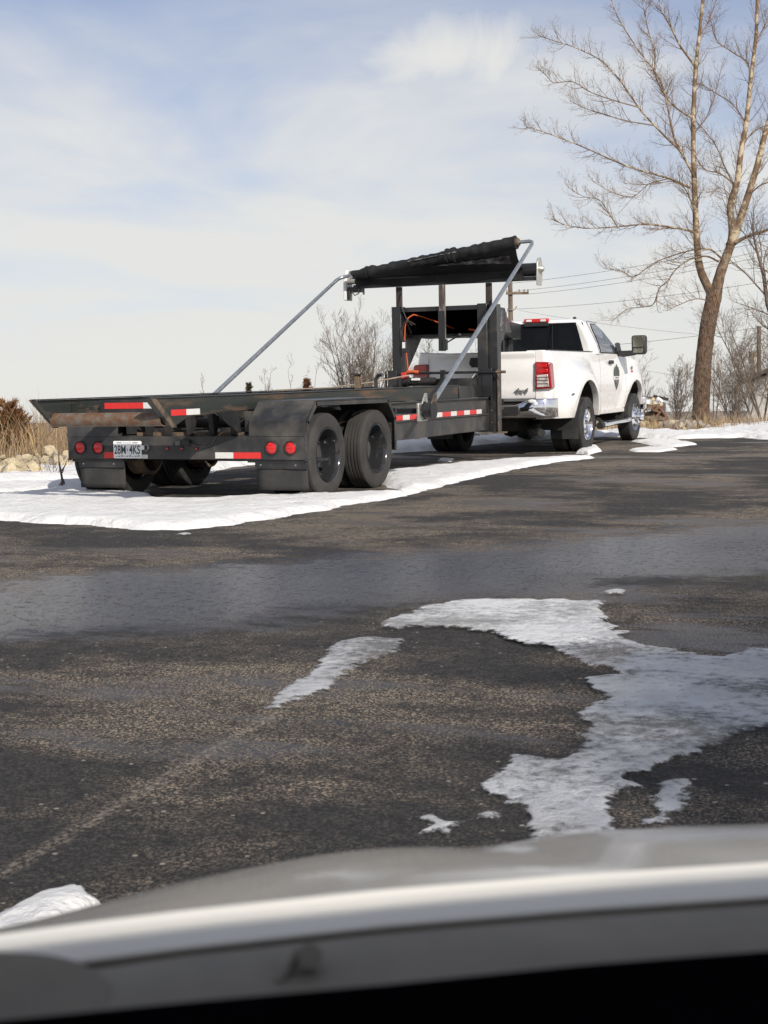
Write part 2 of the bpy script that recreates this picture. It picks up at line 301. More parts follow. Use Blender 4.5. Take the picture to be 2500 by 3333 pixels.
# snow and thin ice; "thick" is the depth of the layer, thin rims let the asphalt show through
def snow_mat(name, col, thin, dirt, opac=(.38, .95)):
    m, t, b, L = node_mat(name)
    geo = nn(t, 'ShaderNodeNewGeometry'); pos = geo.outputs['Position']
    s1 = nn(t, 'ShaderNodeTexNoise', Scale=3., Detail=8., Roughness=.65); L(pos, s1.inputs['Vector'])
    s2 = nn(t, 'ShaderNodeTexNoise', Scale=24., Detail=8., Roughness=.72); L(pos, s2.inputs['Vector'])
    att = nn(t, 'ShaderNodeAttribute'); att.attribute_name = 'thick'
    cc = mixc(t, maprange(t, s1.outputs['Fac'], .35, .7, 0., dirt), col, (.42, .41, .40))
    cc = mixc(t, maprange(t, s2.outputs['Fac'], .62, .75, 0., dirt*1.2), cc, (.25, .23, .21))
    L(cc, b.inputs['Base Color']); b.inputs['Roughness'].default_value = .55 if thin else .75
    b.inputs['Specular IOR Level'].default_value = .35
    hh = math2(t, 'ADD', math2(t, 'MULTIPLY', s1.outputs['Fac'], 2.), math2(t, 'MULTIPLY', s2.outputs['Fac'], .35))
    bn = nn(t, 'ShaderNodeBump', Strength=1., Distance=.03 if not thin else .02); L(hh, bn.inputs['Height']); L(bn.outputs[0], b.inputs['Normal'])
    if thin:
        tr = nn(t, 'ShaderNodeBsdfTransparent'); mxs = nn(t, 'ShaderNodeMixShader')
        f = math2(t, 'ADD', att.outputs['Fac'], math2(t, 'MULTIPLY', math2(t, 'SUBTRACT', s2.outputs['Fac'], .5), 1.1))
        f = math2(t, 'ADD', f, math2(t, 'MULTIPLY', math2(t, 'SUBTRACT', s1.outputs['Fac'], .5), 1.0))
        s0 = nn(t, 'ShaderNodeTexNoise', Scale=1.6, Detail=5., Roughness=.6); L(pos, s0.inputs['Vector'])
        L(math2(t, 'MULTIPLY', maprange(t, f, .20, .56, .0, 1.), maprange(t, math2(t, 'ADD', s0.outputs['Fac'], math2(t, 'MULTIPLY', math2(t, 'SUBTRACT', s2.outputs['Fac'], .5), .9)), .34, .64, *opac)), mxs.inputs[0]); L(tr.outputs[0], mxs.inputs[1]); L(b.outputs[0], mxs.inputs[2])
        L(mxs.outputs[0], t.nodes['Material Output'].inputs['Surface'])
snow_mat('snow', (.86, .86, .845), False, .16)
snow_mat('ice_snow', (.80, .81, .81), True, .35)
snow_mat('thin_ice', (.72, .74, .76), True, .5, (.22, .80))

# diamond plate for the fender tops
m, t, b, L = node_mat('tread_plate')
tcn = nn(t, 'ShaderNodeTexCoord'); wv = nn(t, 'ShaderNodeTexWave', Scale=34., Distortion=0.); wv.bands_direction = 'DIAGONAL'; L(tcn.outputs['Object'], wv.inputs['Vector'])
b.inputs['Base Color'].default_value = (.09, .095, .10, 1); b.inputs['Roughness'].default_value = .38; b.inputs['Metallic'].default_value = .5
bn = nn(t, 'ShaderNodeBump', Strength=1., Distance=.004); L(wv.outputs['Fac'], bn.inputs['Height']); L(bn.outputs[0], b.inputs['Normal'])

# ------------------------------------------------------------------ mesh builder
def frame_of(d):
    d = Vector(d).normalized(); a = Vector((0, 0, 1)) if abs(d.z) < .9 else Vector((1, 0, 0))
    x = d.cross(a).normalized(); return x, x.cross(d).normalized()
class MB:
    def __init__(s): s.v = []; s.f = []
    def add(s, vs, fs):
        o = len(s.v); s.v += [tuple(p) for p in vs]; s.f += [tuple(i+o for i in f) for f in fs]; return s
    def box(s, x0, x1, y0, y1, z0, z1):
        return s.add([(x0, y0, z0), (x1, y0, z0), (x1, y1, z0), (x0, y1, z0), (x0, y0, z1), (x1, y0, z1), (x1, y1, z1), (x0, y1, z1)],
                     [(0, 3, 2, 1), (4, 5, 6, 7), (0, 1, 5, 4), (1, 2, 6, 5), (2, 3, 7, 6), (3, 0, 4, 7)])
    def prism(s, prof, axis, a0, a1):      # prof: 2D points in the two other axes (cyclic order), extruded along axis
        n = len(prof); vs = []
        for a in (a0, a1):
            for p, q in prof:
                vs.append({0: (a, p, q), 1: (p, a, q), 2: (p, q, a)}[axis])
        fs = [tuple(range(n-1, -1, -1)), tuple(range(n, 2*n))]+[(i, (i+1) % n, n+(i+1) % n, n+i) for i in range(n)]
        return s.add(vs, fs)
    def tube(s, pts, rad_, n=10, cap=True):
        pts = [Vector(p) for p in pts]; k = len(pts); R_ = rad_ if isinstance(rad_, (list, tuple)) else [rad_]*k
        vs = []; fs = []; up = None
        for i, p in enumerate(pts):
            d = (pts[min(i+1, k-1)]-pts[max(i-1, 0)])
            if d.length < 1e-9: d = Vector((0, 0, 1))
            d.normalize()
            if up is None: x, y = frame_of(d)
            else:
                x = up-d*up.dot(d)
                if x.length < 1e-6: x, y = frame_of(d)
                x.normalize(); y = x.cross(d)
            up = x
            for j in range(n):
                a = 2*math.pi*j/n; vs.append(p+(x*math.cos(a)+y*math.sin(a))*R_[i])
        for i in range(k-1):
            for j in range(n):
                fs.append((i*n+j, i*n+(j+1) % n, (i+1)*n+(j+1) % n, (i+1)*n+j))
        if cap and n > 2: fs += [tuple(range(n)), tuple(range((k-1)*n+n-1, (k-1)*n-1, -1))]
        return s.add(vs, fs)
    def bar(s, a, b_, w, h):               # rectangular bar from a to b
        a = Vector(a); b_ = Vector(b_); x, y = frame_of(b_-a)
        vs = [p+x*sx*w/2+y*sy*h/2 for p in (a, b_) for sx, sy in ((-1, -1), (1, -1), (1, 1), (-1, 1))]
        return s.add(vs, [(0, 1, 2, 3), (7, 6, 5, 4), (0, 4, 5, 1), (1, 5, 6, 2), (2, 6, 7, 3), (3, 7, 4, 0)])
    def lathe(s, prof, c, axis=0, n=40, sgn=1):   # prof: (offset along axis, radius)
        vs = []; fs = []; k = len(prof)
        for o, r in prof:
            for j in range(n):
                a = 2*math.pi*j/n; p = [c[0], c[1], c[2]]; p[axis] += sgn*o
                p[(axis+1) % 3] += r*math.cos(a); p[(axis+2) % 3] += r*math.sin(a); vs.append(tuple(p))
        for i in range(k-1):
            for j in range(n): fs.append((i*n+j, i*n+(j+1) % n, (i+1)*n+(j+1) % n, (i+1)*n+j))
        if prof[-1][1] < .001 or True:
            pass
        return s.add(vs, fs)
    def disc(s, c, r, axis=0, n=24, off=0):
        vs = []
        for j in range(n):
            a = 2*math.pi*j/n; p = list(c); p[axis] += off; p[(axis+1) % 3] += r*math.cos(a); p[(axis+2) % 3] += r*math.sin(a); vs.append(tuple(p))
        return s.add(vs, [tuple(range(n))])
    def grid(s, rows):
        k = len(rows); n = len(rows[0]); vs = [p for r_ in rows for p in r_]
        return s.add(vs, [(i*n+j, i*n+j+1, (i+1)*n+j+1, (i+1)*n+j) for i in range(k-1) for j in range(n-1)])
    def ball(s, c, r, sub=1, jit=0, rng=None, sc=(1, 1, 1)):
        bm = bmesh.new(); bmesh.ops.create_icosphere(bm, subdivisions=sub, radius=1)
        vs = []
        for v in bm.verts:
            q = 1+(rng.uniform(-jit, jit) if rng else 0); vs.append((c[0]+v.co.x*r*q*sc[0], c[1]+v.co.y*r*q*sc[1], c[2]+v.co.z*r*q*sc[2]))
        fs = [tuple(v.index for v in f.verts) for f in bm.faces]; bm.free(); return s.add(vs, fs)
    def build(s, name, mat, parent=None, smooth=35, bevel=0., loc=None, recalc=True):
        me = bpy.data.meshes.new(name); me.from_pydata([tuple(p) for p in s.v], [], s.f)
        if recalc:
            bm = bmesh.new(); bm.from_mesh(me); bmesh.ops.recalc_face_normals(bm, faces=bm.faces); bm.to_mesh(me); bm.free()
        if smooth:
            me.polygons.foreach_set('use_smooth', [True]*len(me.polygons)); me.set_sharp_from_angle(angle=rad(smooth))
        me.materials.append(MATS[mat]); me.update()
        o = bpy.data.objects.new(name, me); COL.objects.link(o)
        if parent: o.parent = parent
        if loc: o.location = loc
        if bevel:
            md = o.modifiers.new('bevel', 'BEVEL'); md.width = bevel; md.segments = 2; md.limit_method = 'ANGLE'; md.angle_limit = rad(40); md.harden_normals = False
        return o
def tag(o, label=None, cat=None, group=None, kind=None):
    for k, v in (('label', label), ('category', cat), ('group', group), ('kind', kind)):
        if v: o[k] = v
    return o
def thing(name, label, cat, loc=(0, 0, 0), rz=0, group=None):
    o = bpy.data.objects.new(name, None); COL.objects.link(o); o.location = loc; o.rotation_euler = (0, 0, rz); o.empty_display_size = .2
    return tag(o, label, cat, group)
def copy_tree(o, parent=None):
    c = o.copy(); COL.objects.link(c); c.parent = parent
    for ch in [x for x in bpy.data.objects if x.parent == o]: copy_tree(ch, c)
    return c
def text(name, s, size, mat, parent, loc, rot, extrude=.001, sx=1., shear=0., bold=0., align='CENTER'):
    cu = bpy.data.curves.new(name, 'FONT'); cu.body = s; cu.size = size; cu.extrude = extrude; cu.align_x = align; cu.align_y = 'CENTER'; cu.shear = shear; cu.offset = bold; cu.resolution_u = 4
    tmp = bpy.data.objects.new('tmp', cu); COL.objects.link(tmp); bpy.context.view_layer.update()
    me = bpy.data.meshes.new_from_object(tmp.evaluated_get(bpy.context.evaluated_depsgraph_get())); me.name = name
    bpy.data.objects.remove(tmp); bpy.data.curves.remove(cu)
    me.materials.clear(); me.materials.append(MATS[mat])
    o = bpy.data.objects.new(name, me); COL.objects.link(o); o.parent = parent; o.location = loc; o.rotation_euler = rot; o.scale = (sx, 1, 1); return o

# ------------------------------------------------------------------ ground
LOT = [(-4.2, -30), (-3.3, -6), (-3.0, 1.0), (-3.2, 4.0), (-3.1, 6.5), (-2.4, 9.6), (-1.85, 12.1), (-1.3, 14.0), (-.4, 14.7), (.3, 14.8), (1.75, 14.1), (3.25, 12.95), (4.9, 11.6), (8, 9.6), (14, 7), (30, 2), (60, -5), (60, -60), (-4.5, -60)]
def lot_z(x, y): return -.052*sstep(2.5, 9., y)
def terrain_z(x, y):
    x = np.asarray(x, float); y = np.asarray(y, float); d = -sdf_poly(LOT, x, y)
    n = fbm(x*.45, y*.45, 5, 4); n2 = fbm(x*1.7, y*1.7, 9, 3)
    side = sstep(1.0, 6.0, x)                                   # the bank is higher on the tree side
    bank = (.035+.205*side)*sstep(0., 1.1, d)*(1+.5*n)+.05*n2*sstep(.1, .8, d)
    bank = bank+(.12*sstep(1.5, 5, d))*side
    fall = .055*np.maximum(d-(3.0+3.2*side), 0)
    fall = np.where(d > 120, .055*117+.022*(d-120), fall)
    return np.where(d < -.5, -.16, lot_z(x, y)-.10*(1-sstep(-.45, .1, d))+bank-fall)
def ground_z(x, y):
    a = float(terrain_z(np.array([x]), np.array([y]))[0]); d = sdf_poly(LOT, np.array([x]), np.array([y]))[0]
    return max(a, float(lot_z(x, y))) if d > -1 else a
_S = 1.5*1.012**np.arange(420)
def ground_hit(px, py):
    d = ray(px, py); X = CAM.x+d.x*_S; Y = CAM.y+d.y*_S; Zr = CAM.z+d.z*_S
    S = sdf_poly(LOT, X, Y); G = terrain_z(X, Y); G = np.where(S > -1, np.maximum(G, lot_z(X, Y)), G)
    k = np.nonzero(Zr < G)[0]
    if len(k) == 0: return CAM+d*60
    k = k[0]
    if k == 0: return CAM+d*float(_S[0])
    a0, a1 = Zr[k-1]-G[k-1], Zr[k]-G[k]; t_ = a0/(a0-a1)
    return CAM+d*float(_S[k-1]+t_*(_S[k]-_S[k-1]))
# asphalt sheet, a little past the edge so that the bank buries its rim
xs = np.linspace(-6, 60, 133); ys = np.linspace(-60, 18, 157)
GX, GY = np.meshgrid(xs, ys); S = sdf_poly(LOT, GX, GY); Z = lot_z(GX, GY)
idx = np.arange(GX.size).reshape(GX.shape); fs = []
for i in range(len(ys)-1):
    for j in range(len(xs)-1):
        if max(S[i, j], S[i+1, j], S[i, j+1], S[i+1, j+1]) > -.8: fs.append((idx[i, j], idx[i, j+1], idx[i+1, j+1], idx[i+1, j]))
g = MB(); g.v = [tuple(p) for p in np.stack([GX.ravel(), GY.ravel(), Z.ravel()], 1)]; g.f = [tuple(int(k) for k in f) for f in fs]
tag(g.build('asphalt_lot', 'asphalt', smooth=60), kind='structure')
# terrain sheet out to the horizon, finer near the lot
def spaced(c, span, n, p): 
    u_ = np.linspace(-1, 1, n); return c+span*np.sign(u_)*np.abs(u_)**p
xs = spaced(0, 1500, 190, 3.3); ys = spaced(8, 1500, 190, 3.3)
xs = np.unique(np.concatenate([xs, np.arange(-14, 16, .33)])); ys = np.unique(np.concatenate([ys, np.arange(-6, 30, .33)]))
GX, GY = np.meshgrid(xs, ys); Z = terrain_z(GX, GY)
idx = np.arange(GX.size).reshape(GX.shape)
g = MB(); g.v = [tuple(p) for p in np.stack([GX.ravel(), GY.ravel(), Z.ravel()], 1)]
A = idx[:-1, :-1].ravel(); B = idx[:-1, 1:].ravel(); Cc = idx[1:, 1:].ravel(); D = idx[1:, :-1].ravel()
g.f = [tuple(int(k) for k in q) for q in np.stack([A, B, Cc, D], 1)]
tag(g.build('terrain', 'terrain', smooth=60, recalc=False), kind='structure')

# unseen evergreen added behind the camera, crown shaped to shade the lot's near right
def shade_tree():
    rg_ = random.Random(9); hc = 11.0; k = hc/math.tan(rad(SUN_EL)); hx, hy = to_sun.x/math.cos(rad(SUN_EL)), to_sun.y/math.cos(rad(SUN_EL))
    bx_, by_ = 8.3+hx*k, -7.0+hy*k
    tr_ = tag(MB().tube([(bx_, by_, -.2), (bx_+.1, by_, 5), (bx_, by_+.1, hc+1.)], [.3, .22, .05], 10).build('shade_tree', 'twig'), kind='structure')
    c = MB()
    for q in range(240):
        while True:
            p = Vector((rg_.uniform(-1, 1), rg_.uniform(-1, 1), rg_.uniform(-1, 1)))
            if p.length < 1: break
        p = Vector((bx_+p.x*2.25, by_+p.y*2.25, hc+p.z*1.2))
        for j in range(30):
            a = p+Vector((rg_.gauss(0, .28), rg_.gauss(0, .28), rg_.gauss(0, .2))); e = Vector((rg_.gauss(0, 1), rg_.gauss(0, 1), rg_.gauss(0, 1))).normalized()*.12; x_, y_ = frame_of(e)
            c.add([a-x_*.05, a+x_*.05, a+e+x_*.04, a+e-x_*.04], [(0, 1, 2, 3)])
    tag(c.build('crown', 'cedar_green', tr_, smooth=0, recalc=False), kind='stuff')
shade_tree()

# ------------------------------------------------------------------ snow
def snow_patch(name, label, pix, thick, res=.04, edge=.10, fall=.14, nscale=2.5, mat='snow', seed=1, lump=.3, cat='snow patch', group=None, wpoly=None, holes=0., kind=None, base_lift=0.):
    P = wpoly if wpoly else [tuple(ground_hit(*q)[:2]) for q in pix]
    P = np.array(P); lo = P.min(0)-edge*2; hi = P.max(0)+edge*2
    nx = int((hi[0]-lo[0])/res)+2; ny = int((hi[1]-lo[1])/res)+2
    X, Y = np.meshgrid(np.linspace(lo[0], hi[0], nx), np.linspace(lo[1], hi[1], ny))
    sd = sdf_poly(P, X, Y)
    sd = sd+edge*(fbm(X*nscale, Y*nscale, seed, 5, .6)*1.3+.35*fbm(X*nscale*5, Y*nscale*5, seed+40, 3))
    if holes: sd = sd-holes*sstep(.12, .5, fbm(X*2.2, Y*3.6, seed+9, 4))
    tt = np.clip(sd/fall, -1, 1); prof = np.where(tt > 0, np.sqrt(np.clip(1-(1-tt)**2, 0, 1)), tt*.8)
    h = thick*prof*(1+lump*fbm(X*1.6, Y*1.6, seed+3, 4))+np.where(tt > 0, thick*(.16*fbm(X*5, Y*5, seed+5, 3)+.10*fbm(X*15, Y*15, seed+6, 2))*np.clip(tt*2, 0, 1), 0)
    bz = np.maximum(terrain_z(X, Y), np.where(sdf_poly(LOT, X, Y) > -.8, lot_z(X, Y), -9))
    Z = bz+h+base_lift*np.clip(tt, 0, 1)
    keep = sd > -fall*.35; idx = -np.ones(X.shape, int); mask = np.zeros(X.shape, bool)
    q = keep[:-1, :-1] | keep[1:, :-1] | keep[:-1, 1:] | keep[1:, 1:]
    mask[:-1, :-1] |= q; mask[1:, :-1] |= q; mask[:-1, 1:] |= q; mask[1:, 1:] |= q
    idx[mask] = np.arange(mask.sum())
    g = MB(); g.v = [tuple(p) for p in np.stack([X[mask], Y[mask], Z[mask]], 1)]
    ii, jj = np.nonzero(q); g.f = [tuple(int(k) for k in r_) for r_ in np.stack([idx[ii, jj], idx[ii, jj+1], idx[ii+1, jj+1], idx[ii+1, jj]], 1)]
    o = g.build(name, mat, smooth=80, recalc=False)
    a = o.data.attributes.new('thick', 'FLOAT', 'POINT'); a.data.foreach_set('value', np.clip(tt, 0, 1)[mask].astype(np.float32))
    if kind: tag(o, label, None, None, kind)
    else: tag(o, label, cat, group)
    return o
K = 2500/1659
def fv(pts): return [(a*K, b_*K) for a, b_ in pts]
G1 = 'patches of old snow left on the lot'
snow_patch('snow_patch', 'long white snow ridge in the sun along the right side of the trailer',
  [(-260, 1640), (0, 1618), (120, 1606), (253, 1590), (380, 1606), (485, 1622), (388, 1637), (560, 1638), (700, 1633), (830, 1622), (1050, 1618), (1285, 1612), (1308, 1594), (1256, 1573), (1262, 1540), (1350, 1532), (1447, 1520), (1700, 1500), (1944, 1488),
   (1830, 1502), (1690, 1524), (1590, 1545), (1510, 1566), (1400, 1588), (1300, 1620), (1160, 1642), (1000, 1668), (844, 1695), (700, 1718), (590, 1727), (452, 1724), (250, 1708), (0, 1694), (-260, 1690)],
  .055, res=.045, edge=.10, fall=.16, seed=3, group=G1)
snow_patch('snow_patch', 'shaded bluish snow heaped along the lot edge beyond the trailer wheels', None, .11, res=.06, edge=.25, fall=.45, nscale=1.2, seed=8, lump=.5, group=G1,
  wpoly=[(-3.1, 0.6), (-2.4, 1.6), (-1.9, 3.2), (-2.0, 4.5), (-2.1, 6.2), (-1.7, 8.1), (-1.35, 9.4), (-1.1, 11.0), (-.9, 12.6), (-.3, 13.9), (.2, 14.5), (-.4, 15.3), (-1.9, 14.8), (-2.6, 12.4), (-3.1, 9.8), (-3.8, 6.5), (-4.0, 4), (-3.9, 2.0)])
snow_patch('snow_patch', 'low snow mound in front of the pale rubble, left of the trailer', [(-120, 1612), (60, 1598), (240, 1592), (330, 1585), (300, 1560), (150, 1556), (60, 1572), (-120, 1577)], .06, res=.05, edge=.12, fall=.3, seed=12, lump=.5, group=G1)
snow_patch('snow_patch', 'bright snow strip on the lot edge from truck to tree', [(1960, 1420), (2090, 1425), (2220, 1429), (2330, 1426), (2420, 1424), (2520, 1431), (2620, 1436), (2640, 1424), (2500, 1414), (2400, 1408), (2350, 1412), (2200, 1406), (2090, 1401), (1960, 1403)], .07, res=.05, edge=.10, fall=.2, seed=17, group=G1)
snow_patch('snow_patch', 'shaded snow lying on the bank right of the tree', [(2240, 1402), (2330, 1398), (2400, 1380), (2480, 1362), (2600, 1352), (2640, 1410), (2500, 1412), (2380, 1409), (2280, 1408)], .05, res=.06, edge=.2, fall=.2, seed=21, holes=.25, group=G1)
snow_patch('snow_patch', 'flat snow patch on the asphalt ahead of the truck front wheel', [(2060, 1437), (2130, 1430), (2210, 1434), (2268, 1447), (2200, 1455), (2130, 1452), (2090, 1444)], .035, res=.03, edge=.06, fall=.1, seed=25, group=G1)
snow_patch('snow_patch', 'small low snow patch nearest the truck side step', [(2046, 1465), (2100, 1458), (2190, 1458), (2205, 1464), (2140, 1472), (2070, 1471)], .03, res=.03, edge=.05, fall=.1, seed=26, group=G1)
snow_patch('snow_patch', 'little snow heap against the truck rear wheel', [(1872, 1477), (1905, 1460), (1945, 1462), (1955, 1470), (1915, 1480)], .06, res=.02, edge=.04, fall=.08, seed=27, group=G1)
G2 = 'thin icy patches on the near asphalt'
snow_patch('ice_patch', 'pale crusty ice sheet in the middle of the near lot with a tyre track', fv([(808, 1357), (850, 1335), (905, 1313), (985, 1302), (1080, 1298), (1180, 1297), (1310, 1302), (1305, 1322), (1325, 1345), (1345, 1362), (1385, 1388), (1300, 1398), (1190, 1402), (1130, 1394), (1060, 1378), (985, 1366), (900, 1362), (840, 1370)]), .020, res=.012, edge=.06, fall=.09, nscale=5, mat='ice_snow', seed=31, cat='ice patch', group=G2)
snow_patch('ice_patch', 'wide thin grey ice sheet running down the right of the near lot to the bonnet', fv([(1165, 1396), (1240, 1428), (1268, 1445), (1262, 1482), (1312, 1512), (1232, 1545), (1262, 1572), (1222, 1590), (1230, 1618), (1190, 1628), (1110, 1634), (1046, 1662), (1022, 1695), (1028, 1725), (1065, 1738), (985, 1775), (1060, 1782), (1110, 1754), (1142, 1785), (1155, 1826), (1240, 1818), (1322, 1796), (1338, 1745), (1350, 1722), (1424, 1702), (1405, 1740), (1392, 1786), (1455, 1776), (1504, 1695), (1494, 1660), (1545, 1625), (1662, 1584), (1760, 1562), (1720, 1398), (1600, 1404), (1560, 1415), (1500, 1408), (1400, 1396), (1350, 1376), (1260, 1380)]), .014, res=.010, edge=.04, fall=.07, nscale=6, mat='thin_ice', seed=35, cat='ice patch', holes=.09, group=G2)
snow_patch('ice_patch', 'ragged diagonal strip of ice left of the large ice sheet', fv([(556, 1540), (592, 1500), (662, 1460), (676, 1425), (718, 1388), (790, 1376), (874, 1382), (858, 1414), (795, 1438), (750, 1462), (715, 1488), (650, 1516), (600, 1538)]), .012, res=.012, edge=.03, fall=.08, nscale=5, mat='thin_ice', seed=48, cat='ice patch', group=G2)
snow_patch('ice_patch', 'narrow tongue of ice reaching down to the bonnet on the right', fv([(1415, 1690), (1510, 1680), (1492, 1730), (1455, 1780), (1388, 1796), (1404, 1740)]), .013, res=.009, edge=.035, fall=.06, nscale=7, mat='thin_ice', seed=44, cat='ice patch', group=G2)
snow_patch('ice_patch', 'small hooked sliver of ice near the bonnet centre', fv([(898, 1772), (935, 1762), (965, 1778), (1010, 1775), (1050, 1768), (1020, 1780), (975, 1795), (990, 1828), (962, 1826), (945, 1800), (900, 1808), (925, 1790)]), .014, res=.008, edge=.02, fall=.05, nscale=7, mat='thin_ice', seed=52, cat='ice patch', group=G2)
snow_patch('ice_patch', 'tiny ice chip beyond the crusty ice sheet', fv([(1300, 1281), (1330, 1276), (1358, 1280), (1340, 1287), (1310, 1287)]), .016, res=.01, edge=.03, fall=.05, mat='ice_snow', seed=55, cat='ice patch', group=G2)
snow_patch('ice_patch', 'tiny ice chip below the long snow ridge', fv([(378, 1156), (400, 1151), (424, 1155), (400, 1160)]), .016, res=.012, edge=.03, fall=.05, mat='ice_snow', seed=56, cat='ice patch', group=G2)
snow_patch('snow_patch', 'rough white snow lump at the left end of the bonnet', fv([(-60, 2010), (0, 1978), (80, 1938), (180, 1918), (218, 1955), (160, 2010), (60, 2060), (-60, 2080)]), .035, res=.007, edge=.02, fall=.06, nscale=7, seed=58, lump=.6, group=G1)
snow_patch('snow_patch', 'thin ice film on the dark asphalt under the truck', [(1425, 1500), (1440, 1492), (1475, 1494), (1468, 1503)], .012, res=.02, edge=.03, fall=.06, seed=60, group=G1)

# ------------------------------------------------------------------ trailer
TR = thing('gooseneck_trailer', 'black roll-off gooseneck trailer with tarp frame, hitched to white pickup', 'trailer')
BP = 'black_paint'; BD = 'black_paint_dusty'
# rear bumper channel
bump = MB().prism([(0, .357), (0, .566), (.07, .566), (.07, .558), (.008, .558), (.008, .365), (.07, .365), (.07, .357)], 0, -1.255, 1.255).build('bumper', BD, TR, bevel=.004)
MB().box(-1.23, -.66, .02, .5, .33, .356).build('bumper_step', BP, bump, bevel=.003)
MB().box(.66, 1.24, .02, .5, .33, .356).build('bumper_step', BP, bump, bevel=.003)
for x in (-1.117, -.916, .916, 1.108):
    l = MB().lathe([(.0, .062), (-.012, .064), (-.016, .058), (-.008, .054), (.004, .053)], (x, 0, .462), 1, 28).build('tail_lamp', 'black_plastic', TR)
    MB().lathe([(.004, .053), (-.006, .052), (-.012, .045), (-.016, .02), (-.0165, .0005)], (x, 0, .462), 1, 28).build('lens', 'red_lens', l)
for x in (-.159, -.004, .15):
    l = MB().lathe([(0, .022), (-.006, .022), (-.009, .014), (-.009, .0005)], (x, 0, .456), 1, 16).build('marker_lamp', 'black_plastic', TR)
    MB().lathe([(-.009, .012), (-.014, .009), (-.0165, .0005)], (x, 0, .456), 1, 12).build('lens', 'red_lens', l)
# number plate
pl = MB().prism([(-.738, .372), (-.738, .518), (-.732, .526), (-.438, .526), (-.430, .518), (-.430, .372), (-.436, .365), (-.732, .365)], 1, -.014, -.009).build('number_plate', 'plate_white', TR, bevel=.0015)
text('plate_text', '28M', .112, 'plate_ink', pl, (-.664, -.0146, .441), (rad(90), 0, 0), sx=.66, bold=.0015)
text('plate_text', '4KS', .112, 'plate_ink', pl, (-.504, -.0146, .441), (rad(90), 0, 0), sx=.66, bold=.0015)
text('plate_text', 'P', .04, 'plate_ink', pl, (-.584, -.0146, .44), (rad(90), 0, 0), sx=.7)
bm_ = MB()
for i in range(9): bm_.box(-.715+i*.03, -.715+i*.03+.018, -.0152, -.0142, .381, .381+.004+.004*(i % 3))
bm_.box(-.70, -.645, -.0152, -.0142, .506, .513); bm_.box(-.525, -.47, -.0152, -.0142, .506, .513); bm_.box(-.63, -.54, -.0152, -.0142, .507, .510)
tag(bm_.build('plate_border', 'decal_grey', pl, smooth=0), kind='stuff')
MB().box(-.425, -.395, -.03, -.001, .445, .485).build('plate_lamp', 'plate_white', TR, bevel=.004)
MB().lathe([(0, .03), (-.02, .03), (-.026, .022), (-.004, .018)], (-.378, 0, .465), 1, 18).build('plate_lamp_ring', 'chrome_dull', TR)
# reflector tape
def tape_x(x0, x1, z0, z1, y, m_): MB().box(x0, x1, y-.003, y, z0, z1).build('reflector_tape', m_, TR, smooth=0)
tape_x(-.85, -.70, .365, .421, -.001, 'red_reflector'); tape_x(-.44, -.372, .363, .40, -.001, 'white_reflector')
tape_x(.344, .53, .368, .423, -.001, 'white_reflector'); tape_x(.531, .81, .368, .423, -.001, 'red_reflector')
# camera box and wire on the bumper
bx = MB().box(-.06, .09, -.035, -.002, .485, .535).build('latch_box', 'black_plastic', TR, bevel=.004)
MB().box(-.05, .0, -.045, -.036, .487, .525).build('latch', 'decal_grey', bx, bevel=.003)
MB().tube([(.09, -.02, .50), (.17, -.015, .475), (.25, -.012, .47), (.31, -.01, .49), (.34, -.006, .53), (.36, .0, .57)], .004, 6).build('wire', 'wire', TR)
# mud flaps
for x0, x1 in ((-1.155, -.665), (.742, 1.24)):
    fl = MB().grid([[(x0+(x1-x0)*i/8+.004*math.sin(i), .05-.018*math.sin(i*.55)*j/6, .345-.26*j/6) for i in range(9)] for j in range(7)]).build('mud_flap', 'rubber', TR, smooth=60)
    md = fl.modifiers.new('solid', 'SOLIDIFY'); md.thickness = .008
    st = MB().box(x0-.01, x1+.01, .025, .04, .275, .335).build('flap_strip', BP, TR, bevel=.003)
    for xx in (x0+.05, x1-.10): MB().lathe([(0, .009), (-.006, .008), (-.008, .0005)], (xx, .025, .31), 1, 10).build('bolt', 'chrome_dull', st)
